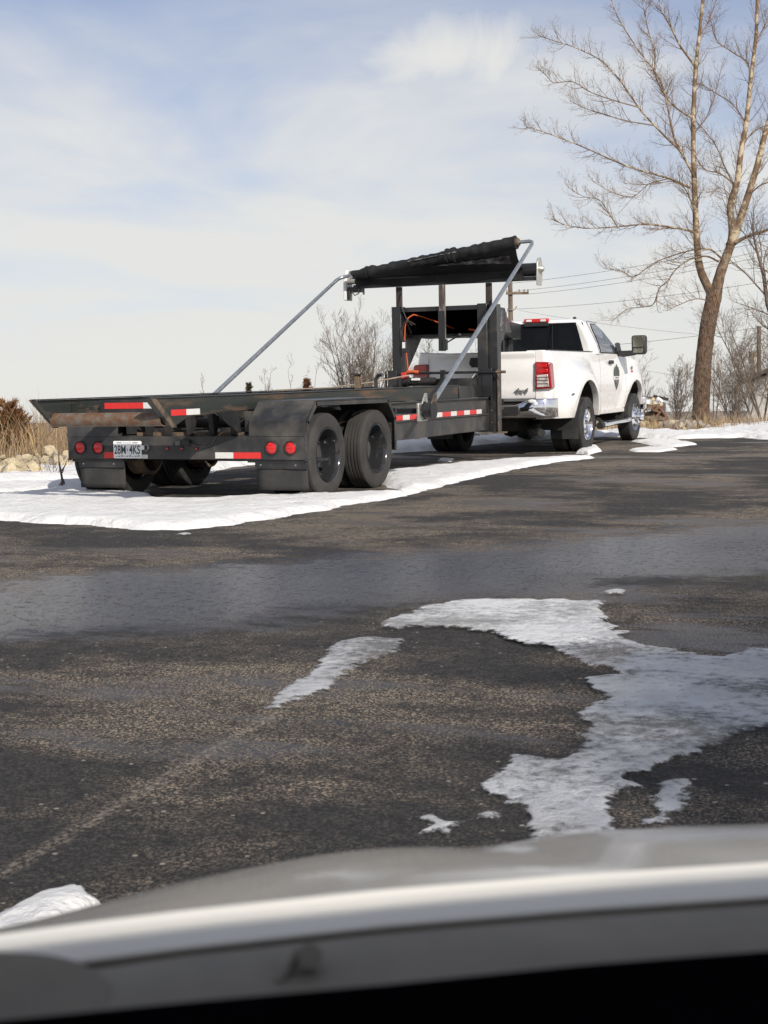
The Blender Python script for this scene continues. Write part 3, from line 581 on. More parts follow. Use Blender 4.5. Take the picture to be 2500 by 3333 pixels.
# fenders: bent tread plate, open at the outside
FP = [(.0, .566), (.012, .70), (.20, .872), (1.82, .866), (2.01, .674), (2.01, .343)]
for s in (1, -1):
    inner, outer = .694, 1.258
    rows = [[(s*x, y, z) for y, z in FP] for x in (inner, outer)]
    fe = MB().grid(rows).build('fender', BD, TR, smooth=0)
    md = fe.modifiers.new('solid', 'SOLIDIFY'); md.thickness = .008; md.offset = 0
    MB().box(min(s*inner, s*outer)+.01, max(s*inner, s*outer)-.004, .21, 1.81, .8765, .8775).build('tread_top', 'tread_plate', fe, smooth=0)
    # rolled edge strip on the outside
    e = MB()
    for (y0, z0), (y1, z1) in zip(FP[:-1], FP[1:]):
        L_ = math.hypot(y1-y0, z1-z0); ny, nz_ = (z1-z0)/L_, -(y1-y0)/L_
        e.add([(s*1.2585, y0+ny*.008, z0+nz_*.008), (s*1.2585, y1+ny*.008, z1+nz_*.008), (s*1.2585, y1+ny*.045, z1+nz_*.045), (s*1.2585, y0+ny*.045, z0+nz_*.045),
               (s*1.268, y0+ny*.008, z0+nz_*.008), (s*1.268, y1+ny*.008, z1+nz_*.008), (s*1.268, y1+ny*.045, z1+nz_*.045), (s*1.268, y0+ny*.045, z0+nz_*.045)],
              [(0, 1, 2, 3), (4, 5, 6, 7), (0, 1, 5, 4), (2, 3, 7, 6), (1, 2, 6, 5), (0, 3, 7, 4)])
    e.build('fender_lip', BD, fe, smooth=0)
    MB().box(s*1.25-.006, s*1.25+.012, -.002, .03, .345, .60).build('fender_end', BD, fe, bevel=.002)
    MB().bar((s*.69, .75, .84), (s*1.2, .80, .86), .03, .03).build('fender_brace', BP, fe)
    MB().bar((s*.69, 2.3, .55), (s*.98, 2.10, .76), .06, .06).build('fender_brace', BP, fe)
    MB().box(s*.97-.28, s*.97+.28, 2.02, 2.06, .70, .76).build('fender_brace', BP, fe)
# wheels
AX = (.449, 1.543); RT = .3824
def tyre_prof(w, r, ri, grooves=4):
    h = w/2; p = [(-h*.80, ri), (-h*.96, ri+.02), (-h, ri+(r-ri)*.45), (-h*.97, ri+(r-ri)*.75), (-h*.88, r-.012), (-h*.80, r-.003)]
    n = grooves; tw = h*1.6
    for i in range(n):
        c = -tw/2+tw*(i+1)/(n+1); p += [(c-.008, r), (c-.006, r-.011), (c+.006, r-.011), (c+.008, r)]
    return p+[(h*.80, r-.003), (h*.88, r-.012), (h*.97, ri+(r-ri)*.75), (h, ri+(r-ri)*.45), (h*.96, ri+.02), (h*.80, ri)]
tyre_m = MB().lathe(tyre_prof(.215, RT, .238), (0, 0, 0), 0, 56)
for s in (1, -1):
    for y in AX:
        c = (s*1.155, y, RT-.006)
        rim = MB().lathe([(.10, .246), (.103, .240), (.094, .232), (.06, .226), (.03, .217), (-.05, .213), (-.075, .206), (-.09, .195), (-.095, .13), (-.097, .085)], c, 0, 44, s).build('wheel', 'rim_black', TR)
        o = MB().lathe(tyre_prof(.215, RT, .238), c, 0, 56, s).build('tyre', 'rubber_dusty', rim, smooth=30)
        hub = MB().lathe([(-.097, .12), (-.085, .12), (-.08, .11), (-.03, .10), (-.01, .085), (-.006, .0005)], c, 0, 24, s).build('hub', 'hub_grey', rim)
        bo_ = MB()
        for k in range(8):
            a = 2*math.pi*k/8; bo_.lathe([(-.095, .014), (-.07, .013), (-.069, .0005)], (c[0], c[1]+.135*math.cos(a), c[2]+.135*math.sin(a)), 0, 6, s)
        tag(bo_.build('wheel_nuts', 'hub_grey', rim), kind='stuff')
        rim2 = MB().lathe([(.1, .238), (.09, .22), (-.09, .22), (-.10, .238)], (s*.885, y, RT-.006), 0, 32, s).build('wheel', 'rim_black', TR)
        MB().lathe(tyre_prof(.215, RT, .238), (s*.885, y, RT-.006), 0, 40, s).build('tyre', 'rubber', rim2, smooth=30)
for y in AX:
    MB().tube([(-1.05, y, .376), (1.05, y, .376)], .06, 14).build('axle', 'underbody', TR)
    for s in (1, -1):
        MB().box(s*.62-.04, s*.62+.04, y-.42, y+.42, .43, .47).build('leaf_spring', 'underbody', TR)
        MB().lathe([(-.09, .17), (-.09, .19), (.09, .19), (.09, .16)], (s*.70, y, .376), 0, 20).build('brake_drum', 'edge_rust', TR)
# fixed main frame
for s in (1, -1):
    x0, x1 = sorted((s*.56, s*.68))
    fr = MB().box(x0, x1, .07, 6.40, .372, .572).build('main_rail', BD, TR, bevel=.006)
    x0, x1 = sorted((s*.58, s*.70)); MB().box(x0, x1, 2.05, 6.36, .573, .583).build('rail_flange', BD, fr)
    x0, x1 = sorted((s*.60, s*.664)); MB().box(x0, x1, .10, 6.40, .584, .786).build('rail_web', BD, fr)
    x0, x1 = sorted((s*.56, s*.70)); MB().box(x0, x1, 1.9, 6.38, .787, .797).build('rail_flange', BD, fr)
for y in (.12, 1.0, 2.2, 3.2, 4.2, 5.2): MB().box(-.56, .56, y, y+.1, .42, .54).build('crossmember', 'underbody', TR)
# side reflector tape along the right web
segs = [.155, .175, .26, .20, .29, .21, .30, .21, .29, .20, .26, .20, .25, .19]; y = 3.0; ci = 0
for i, w_ in enumerate(segs):
    MB().box(.6655, .668, y, y+w_, .592, .648).build('reflector_tape', ('white_reflector' if i % 2 else 'red_reflector'), TR, smooth=0); y += w_+.001
# tilting hoist bed: two rails, cross plates, rear roller
for s in (1, -1):
    x0, x1 = sorted((s*.53, s*.592))
    rl = MB().prism([(-1.41, .925), (-1.12, .70), (-1.04, .70), (-.86, .768), (.3, .80), (5.56, .80), (5.56, .956), (0, .928)], 0, x0, x1).build('hoist_rail', 'worn_rail', TR, bevel=.004)
    MB().prism([(-1.43, .932), (-1.11, .685), (-1.04, .685), (-1.355, .938)], 0, s*.5925-.006, s*.5925+.007).build('rail_end_plate', 'edge_rust', rl, bevel=.002)
    x0, x1 = sorted((s*.50, s*.60)); MB().prism([(-1.40, .927), (0, .931), (5.56, .959), (5.56, .967), (0, .940), (-1.40, .936)], 0, x0, x1).build('rail_cap', BP, rl, smooth=0)
MB().lathe([(0, .052), (0, .058), (1.09, .058), (1.09, .050), (.6, .050)], (-.545, -1.16, .757), 0, 28).build('rear_roller', 'rusty_pipe', TR)
cp = MB().box(-.525, .525, -.93, -.91, .775, .905).build('cross_plate', 'worn_rail', TR, bevel=.003)
MB().box(-.18, .52, -1.00, -.975, .81, .915).build('cross_plate', BP, TR, bevel=.003)
tape_x(-.135, .25, .843, .893, -1.0015, 'red_reflector'); tape_x(.251, .375, .843, .893, -1.0015, 'white_reflector')
MB().box(.593, .5955, -1.12, -.885, .782, .832).build('reflector_tape', 'red_reflector', TR, smooth=0)
MB().box(.593, .5955, -.884, -.665, .782, .832).build('reflector_tape', 'white_reflector', TR, smooth=0)
for y in np.arange(-.5, 5.6, .55): MB().box(-.53, .53, y, y+.06, .80, .88).build('bed_crossmember', 'worn_rail', TR)
MB().box(-.53, .53, 5.0, 5.56, .93, .95).build('bed_plate', 'worn_rail', TR)
# gussets and hoist parts between bumper and rails
MB().prism([(-.40, .784), (-.05, .79), (.0, .60), (-.06, .60)], 0, .598, .62).build('rail_gusset', BP, TR)
for x in (-.42, -.22, .02, .26, .48): MB().prism([(.05, .57), (.10, .57), (.16, .74), (.02, .78)], 0, x, x+.05).build('hinge_gusset', 'underbody', TR, bevel=.003)
MB().box(-.55, .66, .10, .16, .567, .60).build('hinge_bar', 'edge_rust', TR)
MB().tube([(-.5, .3, .68), (.5, .3, .68)], .045, 16).build('hinge_tube', 'underbody', TR)
for x in (-.25, .25): MB().tube([(x, 1.2, .55), (x, 3.6, .62)], .06, 14).build('hydraulic_cylinder', 'underbody', TR)
# headboard frame: posts and beams
for s in (1, -1):
    x0, x1 = sorted((s*.535, s*.67))
    po = MB().box(x0, x1, 6.44, 6.60, .347, 2.01).build('post', BP, TR, bevel=.006)
    x0, x1 = sorted((s*.60, s*.735)); MB().box(x0, x1, 6.42, 6.47, .80 if s > 0 else .94, 1.17).build('post_step', BP, po, bevel=.004)
    x0, x1 = sorted((s*.672, s*.79)); MB().box(x0, x1, 6.50, 6.64, .345, 2.0 if s > 0 else .93).build('post_side', BP, po, bevel=.004)
    x0, x1 = sorted((s*.792, s*.80)); MB().box(x0, x1, 6.47, 6.53, .345, 1.16).build('post_angle', 'edge_rust', po, bevel=.001)
    x0, x1 = sorted((s*.66, s*.86)); MB().box(x0, x1, 6.45, 6.66, .325, .344).build('post_foot', 'edge_rust', po)
    bl = MB()
    for z in (.47, .62, .78, .95, 1.06, 1.14): bl.lathe([(0, .012), (-.008, .011), (-.009, .0005)], (s*.70, 6.498, z), 1, 8)
    tag(bl.build('bolts', 'chrome_dull', po), kind='stuff')
MB().box(-.534, .534, 6.45, 6.55, 1.935, 1.995).build('top_beam', BP, TR, bevel=.005)
MB().box(-.66, .66, 6.46, 6.60, .955, 1.05).build('lower_beam', BP, TR, bevel=.005)
MB().box(.16, .60, 5.58, 6.44, .80, .955).build('front_box', BP, TR, bevel=.006)
MB().box(-.60, .10, 5.75, 6.44, .80, .95).build('front_box', BP, TR, bevel=.006)
MB().tube([(-.56, 6.40, 1.128), (.90, 6.40, 1.122)], .017, 12).build('lock_rod', BP, TR)
MB().tube([(.80, 6.40, 1.122), (.93, 6.40, 1.1215)], .0175, 12).build('rod_end', 'edge_rust', TR)
MB().box(.10, .16, 6.20, 6.26, .95, 1.16).build('rod_bracket', BP, TR, bevel=.004)
cpst = MB().box(.028, .104, 6.38, 6.44, 1.41, 2.27).build('centre_post', 'post_wood_grey', TR, bevel=.004)
MB().box(.02, .112, 6.372, 6.379, 1.41, 1.93).build('post_sleeve', BP, cpst, bevel=.002)
MB().tube([(.11, 6.36, 1.50), (.33, 6.30, 1.60)], .010, 8).build('lever', BP, TR)
MB().ball((.345, 6.295, 1.607), .026, 2).build('lever_knob', 'black_plastic', TR)
MB().box(.09, .15, 6.34, 6.38, 1.42, 1.56).build('lever_bracket', BP, TR, bevel=.004)
for x in (-.635, .635): MB().box(x-.036, x+.036, 6.60, 6.66, 1.90, 2.28).build('tarp_post', 'post_dark', TR, bevel=.004)
# neck: tapered side plates, ribbed underside, coupler
for s in (1, -1):
    NP = [(6.60, 2.0), (7.35, 1.985), (7.62, 1.66), (7.36, 1.66), (6.66, 1.06), (6.60, 1.06)]
    sp = MB().prism(NP, 0, s*.60-.008, s*.60+.008).build('neck_side', BP, TR, bevel=.003)
    if s > 0:
        MB().box(.609, .6105, 6.82, 7.26, 1.68, 1.95).build('decal', 'sticker_mix', sp, smooth=0)
        MB().box(.611, .612, 6.86, 7.12, 1.73, 1.82).build('decal', 'sticker_red', sp, smooth=0)
        MB().box(.609, .6105, 7.36, 7.40, 1.70, 1.90).build('decal', 'sticker_red', sp, smooth=0)
nk = MB()
sec = [(6.60, .59, 1.64, 1.99), (7.35, .59, 1.64, 1.985), (7.62, .52, 1.64, 1.90), (9.0, .16, 1.62, 1.86), (9.45, .14, 1.62, 1.84)]
rows = [[(-w_, y, z0), (w_, y, z0), (w_, y, z1), (-w_, y, z1), (-w_, y, z0)] for y, w_, z0, z1 in sec]
nk.grid(rows); nk.add([rows[-1][i] for i in range(4)], [(0, 1, 2, 3)])
NK = nk.build('neck', BP, TR, smooth=0)
for i in range(8): MB().box(-.5, .5, 6.66+i*.095, 6.66+i*.095+.05, 1.60, 1.638).build('neck_rib', BP, NK)
MB().tube([(0, 9.28, 1.64), (0, 9.28, 1.02)], .07, 16).build('coupler', BP, TR)
MB().tube([(0, 9.28, 1.04), (0, 9.28, .90)], .10, 16).build('coupler_socket', 'underbody', TR)
# pump, winch and hoses at the headboard
wn_ = MB().tube([(-.36, 6.25, 1.02), (.02, 6.25, 1.02)], .05, 14).build('winch', 'underbody', TR)
MB().tube([(-.44, 6.25, 1.02), (-.36, 6.25, 1.02)], .07, 14).build('winch_drum', BP, wn_)
MB().box(-.30, -.18, 6.18, 6.24, 1.03, 1.06).build('winch_handle', 'decal_white', TR, bevel=.006)
MB().tube([(-.36, 6.2, 1.14), (-.28, 6.18, 1.15), (-.20, 6.2, 1.14)], .022, 10).build('winch_guard', 'hose_orange', TR)
MB().box(-.44, -.37, 6.18, 6.24, 1.06, 1.14).build('winch_bracket', 'red_reflector', TR, bevel=.006)
MB().box(-.50, -.44, 6.38, 6.44, 1.40, 1.56).build('control_box', 'black_plastic', TR, bevel=.006)
MB().box(-.497, -.455, 6.376, 6.379, 1.46, 1.54).build('control_label', 'decal_white', TR, smooth=0)
MB().tube([(-.42, 6.40, 1.03), (-.43, 6.40, 1.2), (-.45, 6.40, 1.4), (-.47, 6.40, 1.6), (-.46, 6.40, 1.75), (-.42, 6.42, 1.86), (-.36, 6.45, 1.90), (-.28, 6.6, 1.87), (-.15, 6.8, 1.80), (.0, 7.0, 1.72)], .0085, 8).build('hose', 'hose_orange', TR)
MB().tube([(-.49, 6.40, 1.56), (-.50, 6.38, 1.68), (-.47, 6.37, 1.78), (-.42, 6.37, 1.82), (-.36, 6.36, 1.80), (-.30, 6.36, 1.765), (-.36, 6.37, 1.76), (-.44, 6.38, 1.86), (-.52, 6.42, 2.02), (-.575, 6.58, 2.22)], .008, 8).build('cable', 'hose_dark', TR)
MB().tube([(-.44, 6.40, 1.03), (-.46, 6.39, 1.25), (-.455, 6.39, 1.42)], .008, 8).build('cable', 'hose_dark', TR)
MB().tube([(.46, 6.62, 1.66), (.40, 6.66, 1.68), (.33, 6.7, 1.69)], .013, 8).build('hose', 'hose_orange', TR)
MB().tube([(-.33, 6.17, 1.10), (-.6, 5.6, 1.02), (-.52, 4.2, .965), (-.50, 2.8, .955)], .010, 6).build('winch_strap', 'strap_tan', TR)
# stops on the bed
MB().box(-.10, -.04, 3.98, 4.04, .95, 1.11).build('bed_stop', 'edge_rust', TR, bevel=.004)
MB().box(-.13, -.01, 3.96, 4.06, 1.11, 1.125).build('bed_stop_cap', BP, TR)
MB().tube([(.12, 4.1, .95), (.12, 4.1, 1.06), (.15, 4.1, 1.10), (.20, 4.1, 1.105)], .022, 10).build('bed_hook', BP, TR)

# tarp system on top of the headboard frame
hz = 2.285
hs = MB().box(-1.30, 1.30, 6.60, 6.665, hz, hz+.05).build('tarp_beam', BP, TR, bevel=.004)
ho = MB().tube([(-1.28, 6.66, hz+.14), (1.30, 6.66, hz+.14)], .085, 24).build('tarp_housing', BP, TR)
MB().prism([(6.56, 2.22), (6.56, 2.50), (6.60, 2.56), (6.70, 2.58), (6.76, 2.50), (6.76, 2.30), (6.72, 2.22)], 0, 1.302, 1.325).build('tarp_end_plate', 'cast_alloy', TR, bevel=.004)
MB().lathe([(0, .05), (.02, .045), (.05, .03), (.05, .0005)], (1.325, 6.66, 2.43), 0, 16).build('tarp_spindle', 'cast_alloy', TR)
MB().prism([(6.54, 2.13), (6.54, 2.40), (6.60, 2.54), (6.72, 2.54), (6.76, 2.40), (6.74, 2.13)], 0, -1.42, -1.375).build('tarp_motor_cover', 'decal_white', TR, bevel=.01)
MB().tube([(-1.375, 6.62, 2.40), (-1.26, 6.62, 2.40)], .055, 16).build('tarp_motor', 'cast_alloy', TR)
MB().box(-1.374, -1.22, 6.58, 6.74, 2.24, 2.31).build('motor_bracket', BP, TR, bevel=.004)
MB().box(-1.37, -1.33, 6.55, 6.60, 2.14, 2.26).build('motor_bracket', BP, TR, bevel=.004)
MB().tube([(-1.30, 6.55, 2.25), (-1.25, 6.54, 2.19), (-1.19, 6.55, 2.22), (-1.17, 6.56, 2.29)], .008, 8).build('cable', 'hose_dark', TR)
MB().tube([(-1.13, 6.57, 2.28), (-1.12, 6.55, 2.20)], .014, 8).build('cable_clamp', BP, TR)
# roll tube with rolled mesh tarp, and the loose tarp between roll and housing
RL = Vector((-1.22, 6.40, 2.455)); RR = Vector((1.17, 6.17, 2.735))
rng = random.Random(4)
def roll_pt(t_): return RL.lerp(RR, t_)
n_ = 60; rows = []
for i in range(n_+1):
    t_ = i/n_; c = roll_pt(t_); d = (RR-RL).normalized(); x_, y_ = frame_of(d)
    r_ = .055+.028*t_+.006*math.sin(i*1.7)+.004*rng.uniform(-1, 1)+(.012 if abs(t_-.62) < .025 or abs(t_-.13) < .02 else 0)
    rows.append([c+(x_*math.cos(a)+y_*math.sin(a))*r_*(1+.05*math.sin(3*a+i*.6)) for a in [2*math.pi*j/18 for j in range(19)]])
rm = MB().grid(rows); rm.add([rows[-1][j] for j in range(18)], [tuple(range(18))]); rm.add([rows[0][j] for j in range(18)], [tuple(range(18))])
rm.build('rolled_tarp', 'tarp_mesh', TR, smooth=70)
rows = []
for i in range(n_+1):
    t_ = i/n_; a_ = roll_pt(t_)+Vector((0, -.05, -.02)); b_ = Vector((-1.24+2.36*t_, 6.575, hz+.125)); rr_ = []
    for j in range(15):
        u_ = j/14; sag = -.03*math.sin(math.pi*u_)*(.4+t_)
        w_ = .016*math.sin(t_*23+u_*4)*math.sin(math.pi*u_)+.012*math.sin(t_*9-u_*7)
        rr_.append(a_.lerp(b_, u_)+Vector((0, sag+w_, -.01*math.sin(math.pi*u_))))
    b2 = b_+Vector((0, -.01, -.10+.02*math.sin(t_*17))); rr_.append(b2+Vector((0, -.012*math.sin(t_*30), 0)))
    rows.append(rr_)
lt = MB().grid(rows).build('loose_tarp', 'tarp_mesh', TR, smooth=80)
# vinyl strip showing between the roll and the housing
rows = []
for i in range(25):
    t_ = .50+.46*i/24; rr_ = []
    for j in range(6):
        u_ = .42+(.30)*(j/5)*min(1, (t_-.45)*2.0); a_ = roll_pt(t_)+Vector((0, -.05, -.02)); b_ = Vector((-1.24+2.36*t_, 6.575, hz+.125))
        rr_.append(a_.lerp(b_, u_)+Vector((0, -.085-.012*math.sin(i*1.3+j), .004*math.sin(i*2.1))))
    rows.append(rr_)
MB().grid(rows).build('tarp_underside', 'tarp_vinyl', lt, smooth=60)
sk = MB(); 
for t_, l_ in ((.37, .13), (.46, .20)):
    c = roll_pt(t_)+Vector((0, -.078, .02)); d = (RR-RL).normalized(); e_ = c+d*l_*2.4; sk.bar(c, e_, .022, .004)
tag(sk.build('tarp_lettering', 'sticker_mix', lt), kind='stuff')
for t_ in (.10, .60, .64): 
    c = roll_pt(t_); d = (RR-RL).normalized(); MB().tube([c-d*.012, c+d*.012], .098 if t_ > .3 else .078, 18).build('tarp_strap', 'tarp_mesh', lt)
MB().tube([roll_pt(.99), roll_pt(1.015)], .05, 16).build('roll_cap', 'edge_rust', TR)
MB().tube([roll_pt(.0)-Vector((.02, 0, 0)), roll_pt(.012)], .055, 16).build('roll_cap', 'chrome_dull', TR)
# galvanised arms
AP = Vector((1.39, 2.62, .76)); EL = Vector((1.40, 6.17, 2.74))
def arm(s, piv, elb, inner):
    d = (elb-piv).normalized(); pts = [piv+d*.10, piv+d*.9, piv+d*1.8, elb-d*.35, elb-d*.10, elb-d*.03+Vector((-s*.02, 0, .0)), elb+Vector((-s*.055, 0, .0))]
    pts += [inner.lerp(pts[-1], .5), inner]
    return MB().tube(pts, [.026, .026, .026, .0235, .0235, .0235, .0235, .023, .023], 14).build('tarp_arm', 'galvanised', TR, smooth=60)
a1 = arm(1, AP, EL, roll_pt(1.0)); a2 = arm(-1, Vector((-1.39, 2.62, .76)), Vector((-1.40, 6.39, 2.43)), roll_pt(0.0)+Vector((0, 0, .0)))
MB().tube([AP+(EL-AP)*.47, AP+(EL-AP)*.485], .031, 14).build('arm_collar', 'galvanised', a1)
for s, a_ in ((1, a1), (-1, a2)):
    c = (s*1.32, 2.62, .72)
    sp = MB().lathe([(0, .0), (0, .095), (.012, .095), (.012, .082), (.10, .082), (.10, .095), (.112, .095), (.112, .0)], (c[0]-(.0 if s > 0 else .0), c[1], c[2]), 0, 28, s).build('arm_spring_drum', 'black_plastic', TR)
    for ox in (0., .105):
        MB().prism([(2.53, .70), (2.56, .64), (2.66, .63), (2.72, .70), (2.71, .78), (2.70, .90), (2.64, .90), (2.56, .80)], 0, s*(1.32+ox)-.006, s*(1.32+ox)+.006).build('drum_cheek', 'cast_alloy' if ox == 0 else 'edge_rust', sp, bevel=.002)
    x0, x1 = sorted((s*.68, s*1.30)); MB().box(x0, x1, 2.58, 2.68, .69, .745).build('arm_outrigger', BP, TR, bevel=.004)
    MB().box(s*1.295-.012, s*1.295+.012, 2.50, 2.74, .61, .80).build('outrigger_plate', 'cast_alloy', TR, bevel=.004)

# ------------------------------------------------------------------ pickup truck (local: x right, y forward from the rear axle, z up)
TX, TY, TZ = .03, 9.2913, -.0518
TK = thing('pickup_truck', 'white dual-rear-wheel pickup with single cab, towing the black trailer', 'truck', (TX, TY, TZ))
WP = 'white_paint'; AR = .645
def xb(z): return 1.022-.045*((z-1.0)/.45)**2
def bed_x(v, z):
    d = math.hypot(v*.92, z-.42); f_ = float(sstep(1.12, .66, d))*.195*float(sstep(1.46, 1.15, z))
    x = xb(z)+f_
    if v < -1.20: x -= .05*((-1.20-v)/.10)**2
    return x
def bed_low(v): return max(.515, .40+math.sqrt(max(0, AR*AR-v*v))) if abs(v) < AR else .515
vs_ = [-1.30, -1.28, -1.25, -1.20, -1.1, -1.0, -.9, -.82, -.74, -.68]+[AR*math.sin(a) for a in np.linspace(-math.pi/2, math.pi/2, 25)]+[.69, .75, .83, .92, 1.0, 1.08, 1.145]
for s in (1, -1):
    cols = []
    for v in [None, None]+vs_:
        pass
    def col(v, rear=None):
        zl = bed_low(v); zs = [zl+(1.45-zl)*k/22 for k in range(23)]
        X = [(rear if rear is not None else bed_x(v, z)) for z in zs]
        p = [(s*x, v, z) for x, z in zip(X, zs)]
        xt = X[-1]; p += [(s*(xt-.02), v, 1.468), (s*(xt-.06), v, 1.472), (s*(xt-.13), v, 1.468), (s*(xt-.135), v, 1.44), (s*(xt-.135), v, .95)]
        if rear is None and abs(v) <= AR+.001:      # rolled arch lip
            x0_ = X[0]; p = [(s*(x0_-.09), v, zl+.012), (s*(x0_-.03), v, zl-.002)]+p
        else: p = [(p[0][0]-s*.05, p[0][1], p[0][2]-.001), (p[0][0]-s*.02, p[0][1], p[0][2]-.004)]+p
        return p
    cols = [col(-1.302, .80), col(-1.302, .90)]+[col(v) for v in vs_]
    # rear return columns stay flat: reuse the corner profile
    MB().grid(cols).build('bed_side', WP, TK, smooth=50)
    MB().box(min(s*.80, s*.87), max(s*.80, s*.87), -1.28, 1.14, .95, .96).build('bed_ledge', 'underbody', TK)
MB().box(-.89, .89, -1.25, 1.14, .90, .95).build('bed_floor', 'underbody', TK)
MB().box(-.97, .97, 1.125, 1.145, .60, 1.45).build('bed_front', WP, TK)
# black rail caps
for s in (1, -1): MB().box(min(s*.905, s*.965), max(s*.905, s*.965), -1.27, 1.12, 1.4725, 1.480).build('rail_cap', 'black_plastic', TK, bevel=.002)
# tailgate
tgp = [(-.795, .815), (-.795, 1.44), (-.785, 1.452), (.785, 1.452), (.795, 1.44), (.795, .815)]
rows = []
for z, yy in ((.805, -1.300), (.83, -1.312), (.95, -1.318), (1.02, -1.312), (1.06, -1.318), (1.20, -1.326), (1.315, -1.322), (1.345, -1.312), (1.375, -1.318), (1.42, -1.335), (1.447, -1.335), (1.458, -1.322), (1.458, -1.26)):
    rows.append([(x, yy+.015*(abs(x)/.79)**4, z) for x in np.linspace(-.793, .793, 21)])
tg = MB().grid(rows).build('tailgate', WP, TK, smooth=60)
MB().box(-.79, .79, -1.29, -1.26, .81, 1.45).build('tailgate_inner', 'underbody', tg)
MB().prism([(-.17, 1.30), (-.15, 1.385), (.15, 1.385), (.17, 1.30), (.13, 1.25), (-.13, 1.25)], 1, -1.345, -1.31).build('tailgate_handle', 'black_plastic', tg, bevel=.008)
MB().box(-.80, .80, -1.315, -1.285, .765, .803).build('tailgate_sill', 'decal_grey', tg)
em = MB().prism([(-.10, 1.03), (-.11, 1.12), (-.06, 1.175), (.06, 1.175), (.11, 1.12), (.10, 1.03), (.04, .965), (-.04, .965)], 1, -1.345, -1.31).build('tailgate_emblem', 'chrome', tg, bevel=.01)
for s in (1, -1):
    MB().tube([(s*.015, -1.352, 1.13), (s*.06, -1.355, 1.145), (s*.085, -1.355, 1.10), (s*.07, -1.355, 1.05), (s*.045, -1.352, 1.055)], [.016, .018, .016, .012, .006], 8).build('emblem_horn', 'black_plastic', em)
MB().prism([(-.02, 1.12), (.02, 1.12), (.03, 1.05), (.0, .99), (-.03, 1.05)], 1, -1.36, -1.345).build('emblem_head', 'black_plastic', em, bevel=.004)
text('badge', '4x4', .105, 'decal_grey', tg, (.585, -1.332, .905), (rad(90), 0, 0), extrude=.004, sx=1.25, shear=.3, bold=.003)
# tail lamps
for s in (1, -1):
    x0, x1 = sorted((s*.803, s*1.03))
    xo = 1.036 if s > 0 else -1.036
    lp = MB().prism([(s*.803, .93), (s*.803, 1.31), (s*.99, 1.305), (s*1.02, 1.28), (s*1.045, .94)], 1, -1.352, -1.18).build('tail_lamp', 'truck_red', TK, bevel=.014)
    MB().prism([(s*.835, .955), (s*.835, 1.125), (s*.995, 1.135), (s*1.01, .965)], 1, -1.362, -1.351).build('reversing_lens', 'clear_lens', lp, bevel=.006)
    for zz in (1.0, 1.045, 1.09): MB().box(min(s*.84, s*1.0), max(s*.84, s*1.0), -1.366, -1.362, zz, zz+.012).build('lamp_rib', 'chrome_dull', lp)
    MB().prism([(s*.84, 1.15), (s*.84, 1.20), (s*.985, 1.21), (s*.995, 1.16)], 1, -1.36, -1.351).build('brake_lens', 'red_lens', lp, bevel=.006)
    MB().prism([(s*.84, 1.225), (s*.84, 1.285), (s*.975, 1.28), (s*.985, 1.235)], 1, -1.358, -1.351).build('brake_lens', 'red_lens', lp, bevel=.006)
# rear bumper
prof = []
for x, y in ((0, -1.50), (.55, -1.495), (.80, -1.475), (.95, -1.43), (1.04, -1.36), (1.075, -1.26), (1.08, -1.16)): prof.append((x, y))
full = [(-x, y) for x, y in reversed(prof[1:])]+prof
def bz(x): return .80-.10*float(sstep(.75, .50, abs(x)))
rows = []
for k, (dy, f_) in enumerate(((.05, 1.0), (.012, .995), (0, .93), (0, .5), (.006, .12), (.02, .02), (.05, 0.))):
    rows.append([(x, y+dy, .535+(bz(x)-.535)*f_) for x, y in full])
rb = MB().grid(rows).build('rear_bumper', 'chrome', TK, smooth=60)
MB().add([(x, y+.01, .70 if abs(x) < .62 else bz(x)-.002) for x, y in full if abs(x) < .96]+[(x, -1.27, .715 if abs(x) < .62 else .78) for x, y in full if abs(x) < .96],
         [(i, i+1, i+1+sum(abs(x) < .96 for x, y in full), i+sum(abs(x) < .96 for x, y in full)) for i in range(sum(abs(x) < .96 for x, y in full)-1)]).build('bumper_step', 'black_plastic', rb)
MB().box(-.62, .62, -1.512, -1.49, .585, .70).build('bumper_centre', 'black_plastic', rb, bevel=.01)
MB().box(-.34, .34, -1.36, -1.33, .715, .80).build('bumper_trim', 'black_plastic', rb)
MB().tube([(.30, -1.50, .60), (.36, -1.53, .64), (.40, -1.53, .68)], .012, 8).build('tow_hook', 'chrome_dull', rb)
sn = MB().ball((.80, -1.474, .765), .035, 3, .08, random.Random(3), (1.7, .35, .8)); sn.ball((.845, -1.468, .73), .03, 3, .08, random.Random(5), (1.2, .35, 1.0))
tag(sn.build('bumper_snow', 'snow', None, smooth=70, loc=(TX, TY, TZ)), 'scrap of snow stuck on the chrome bumper of the pickup', 'snow')
